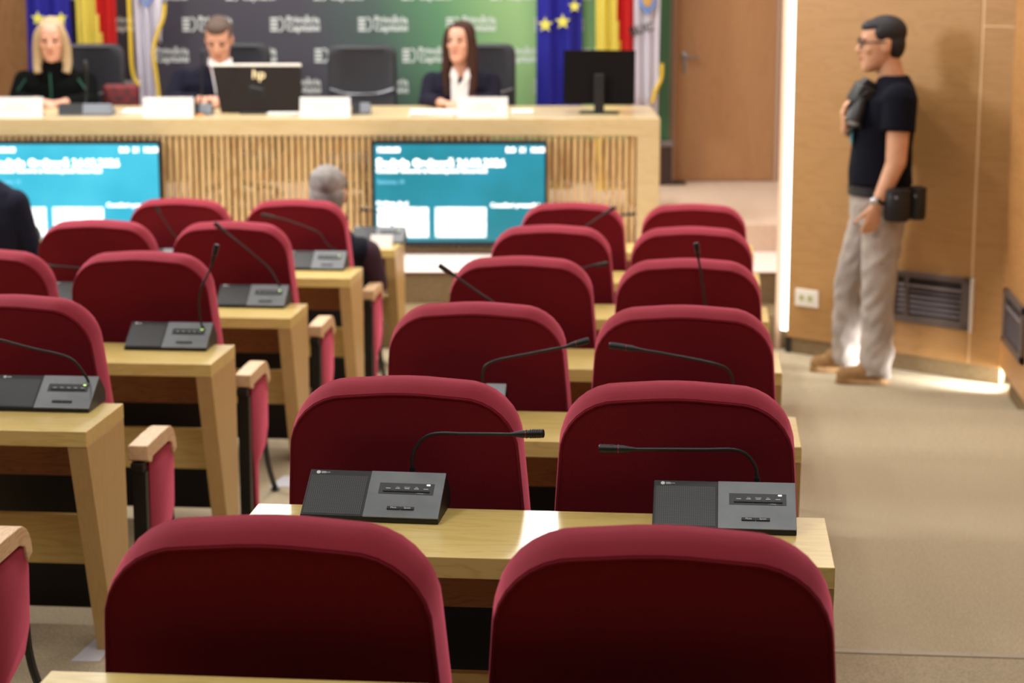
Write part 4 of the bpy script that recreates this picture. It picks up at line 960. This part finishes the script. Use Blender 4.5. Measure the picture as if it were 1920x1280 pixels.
# trousers with folds
def trouser_leg(b, h_, k_, a_, r):
    pts = []; rs = []
    for i in range(24):
        f = i/23
        p = h_.lerp(k_, f/.5) if f < .5 else k_.lerp(a_, (f-.5)/.5)
        pts.append(p); base = r[0]+(r[1]-r[0])*min(1, f/.5) if f < .5 else r[1]+(r[2]-r[1])*(f-.5)/.5
        rs.append(base)
    tube(b, pts, rs, n=22); ell(b, h_, (r[0],)*3)
b = bmesh.new()
oval_loft(b, [(W(.865, 10.08, .46), .135, .175), (W(.868, 10.08, .56), .148, .180), (W(.868, 10.08, .65), .140, .172)], n=26)
trouser_leg(b, hF, kF, W(.745, 10.25, -.305), (.105, .076, .070)); trouser_leg(b, hN, kN, W(.875, 9.985, -.305), (.112, .082, .082))
b = fuse(b, .008, 2); b.normal_update()
from mathutils import noise as NZ
for v in b.verts:
    q = v.co; lowf = max(0, min(1, (.62-q.z)/.5))
    v.co += v.normal*(.020*lowf*NZ.noise(V((q.x*11+q.z*9, q.y*11, q.z*9)))+.008*NZ.noise(V((q.x*22-q.z*14, q.y*20+5, q.z*13))))
obj('trousers', b, mat('chino_beige', (172, 160, 150), rough=.9, noise=.2, nscale=9, bump=.3, bscale=40), t, smooth='all')
b = bmesh.new(); oval_loft(b, [(W(.868, 10.08, .605), .158, .188), (W(.868, 10.08, .652), .158, .188)], n=30); obj('belt', b, BLACKP, t, smooth=True)
for nm, tx, hx, yy, dy in (('shoe', .55, .80, 10.27, .02), ('shoe', .665, .945, 9.985, -.03)):
    b = bmesh.new()
    oval_loft(b, [(W((tx+hx)/2, yy, -.3495), (hx-tx)/2-.004, .046), (W((tx+hx)/2, yy, -.333), (hx-tx)/2-.003, .046)], n=26, p=2.6)
    cap(b, W(tx+.050, yy, -.307), .042, W(hx-.055, yy, -.29), .050); cap(b, W(hx-.12, yy, -.275), .050, W(hx-.07, yy, -.25), .052)
    sh_ = obj(nm, fuse(b, .006, 2), mat('suede_tan', (150, 114, 72), rough=.9, noise=.15, nscale=30), t, smooth='all')
    b = bmesh.new()
    for q in range(4): tube(b, [W(hx-.155-.02*q, yy-.03, -.262-.008*q), W(hx-.15-.02*q, yy, -.252-.010*q), W(hx-.155-.02*q, yy+.03, -.262-.008*q)], .0035, n=6)
    obj('laces', b, mat('lace', (196, 176, 90), rough=.8), sh_)
b = bmesh.new(); dd = (wL-eL).normalized(); tube(b, [wL-dd*.035, wL-dd*.012], .034, n=20); wt = obj('watch_strap', b, BLACKP, t, smooth=True)
b = bmesh.new(); q = wL-dd*.024+V((-.022, -.030, .0)); ell(b, q, (.020, .012, .020), u=16, v=10); obj('watch_dial', b, mat('steel', (215, 215, 220), rough=.25, metal=.6), wt, smooth=True)
# pouches on his belt
for nm, lab, px_, py_, r_ in (('lens_pouch', 'black belt pouch hanging at the photographer\'s hip beside his hand', .935, 9.835, .064), ('lens_pouch', 'rear black belt pouch behind the photographer\'s back pocket', 1.035, 9.91, .048)):
    tt = thing(nm, lab, 'pouch', (px_, py_, .50), 0, 'pouches on the photographer\'s belt')
    bm = bmesh.new(); tube(bm, [(0, 0, 0), (0, 0, .012), (0, 0, .12), (0, 0, .135)], [r_*.9, r_, r_*1.02, r_*.96], n=22); obj('body', bm, BLACKP, tt, smooth=True)
    bm = bmesh.new(); tube(bm, [(0, 0, .1355), (0, 0, .155), (0, 0, .162)], [r_*1.04, r_*1.02, r_*.7], n=22); obj('lid', bm, BLACKP, tt, smooth=True)
    bm = bmesh.new(); ell(bm, (-.01, -r_*1.01, .12), (.007, .004, .007), u=10, v=8); obj('snap', bm, CHROME, tt, smooth=True)
# camera in his raised hand
tt = thing('photo_camera', 'black camera with lens held by the photographer against his chest', 'camera', (.760, 10.03, 1.10), 0)
rm = Matrix.Rotation(math.radians(28), 4, 'Y') @ Matrix.Rotation(math.radians(12), 4, 'Z')
bm = bmesh.new(); q = bmesh.new(); box(q, -.045, .045, -.070, .070, -.055, .055, .016, seg=3); merge(bm, q, 0, rm); q = bmesh.new(); prism(q, [(-.035, .045), (.035, .045), (.025, .085), (-.028, .085)], 'y', -.035, .035, bev=.006); merge(bm, q, 0, rm)
obj('body', bm, BLACKP, tt, smooth=True)
bm = bmesh.new(); p0 = V((-.005, -.05, -.02)); dl = V((-.30, -.42, -.85)).normalized()
tube(bm, [p0, p0+dl*.06, p0+dl*.065, p0+dl*.13, p0+dl*.132], [.038, .040, .043, .043, .036], n=24); obj('lens', bm, BLACKP, tt, smooth=True)
rm=rm; bm = bmesh.new(); ell(bm, p0+dl*.13, (.030, .030, .008), mx=dl.to_track_quat('Z', 'Y').to_matrix().to_4x4()); obj('lens_glass', bm, mat('lens_glass', (150, 170, 190), rough=.08, coat=1), tt, smooth=True)
bm = bmesh.new(); tube(bm, smoothpath([rm @ V((-.0, -.075, .03)), (-.06, -.08, -.04), (-.055, -.06, -.13), (-.03, -.04, -.16), (-.07, -.05, -.19)], 5), .008, n=6); tube(bm, smoothpath([(-.03, -.04, -.12), (.0, -.05, -.16), (.03, -.03, -.15)], 4), .009, n=6); obj('strap', bm, BLACKP, tt, smooth=True)
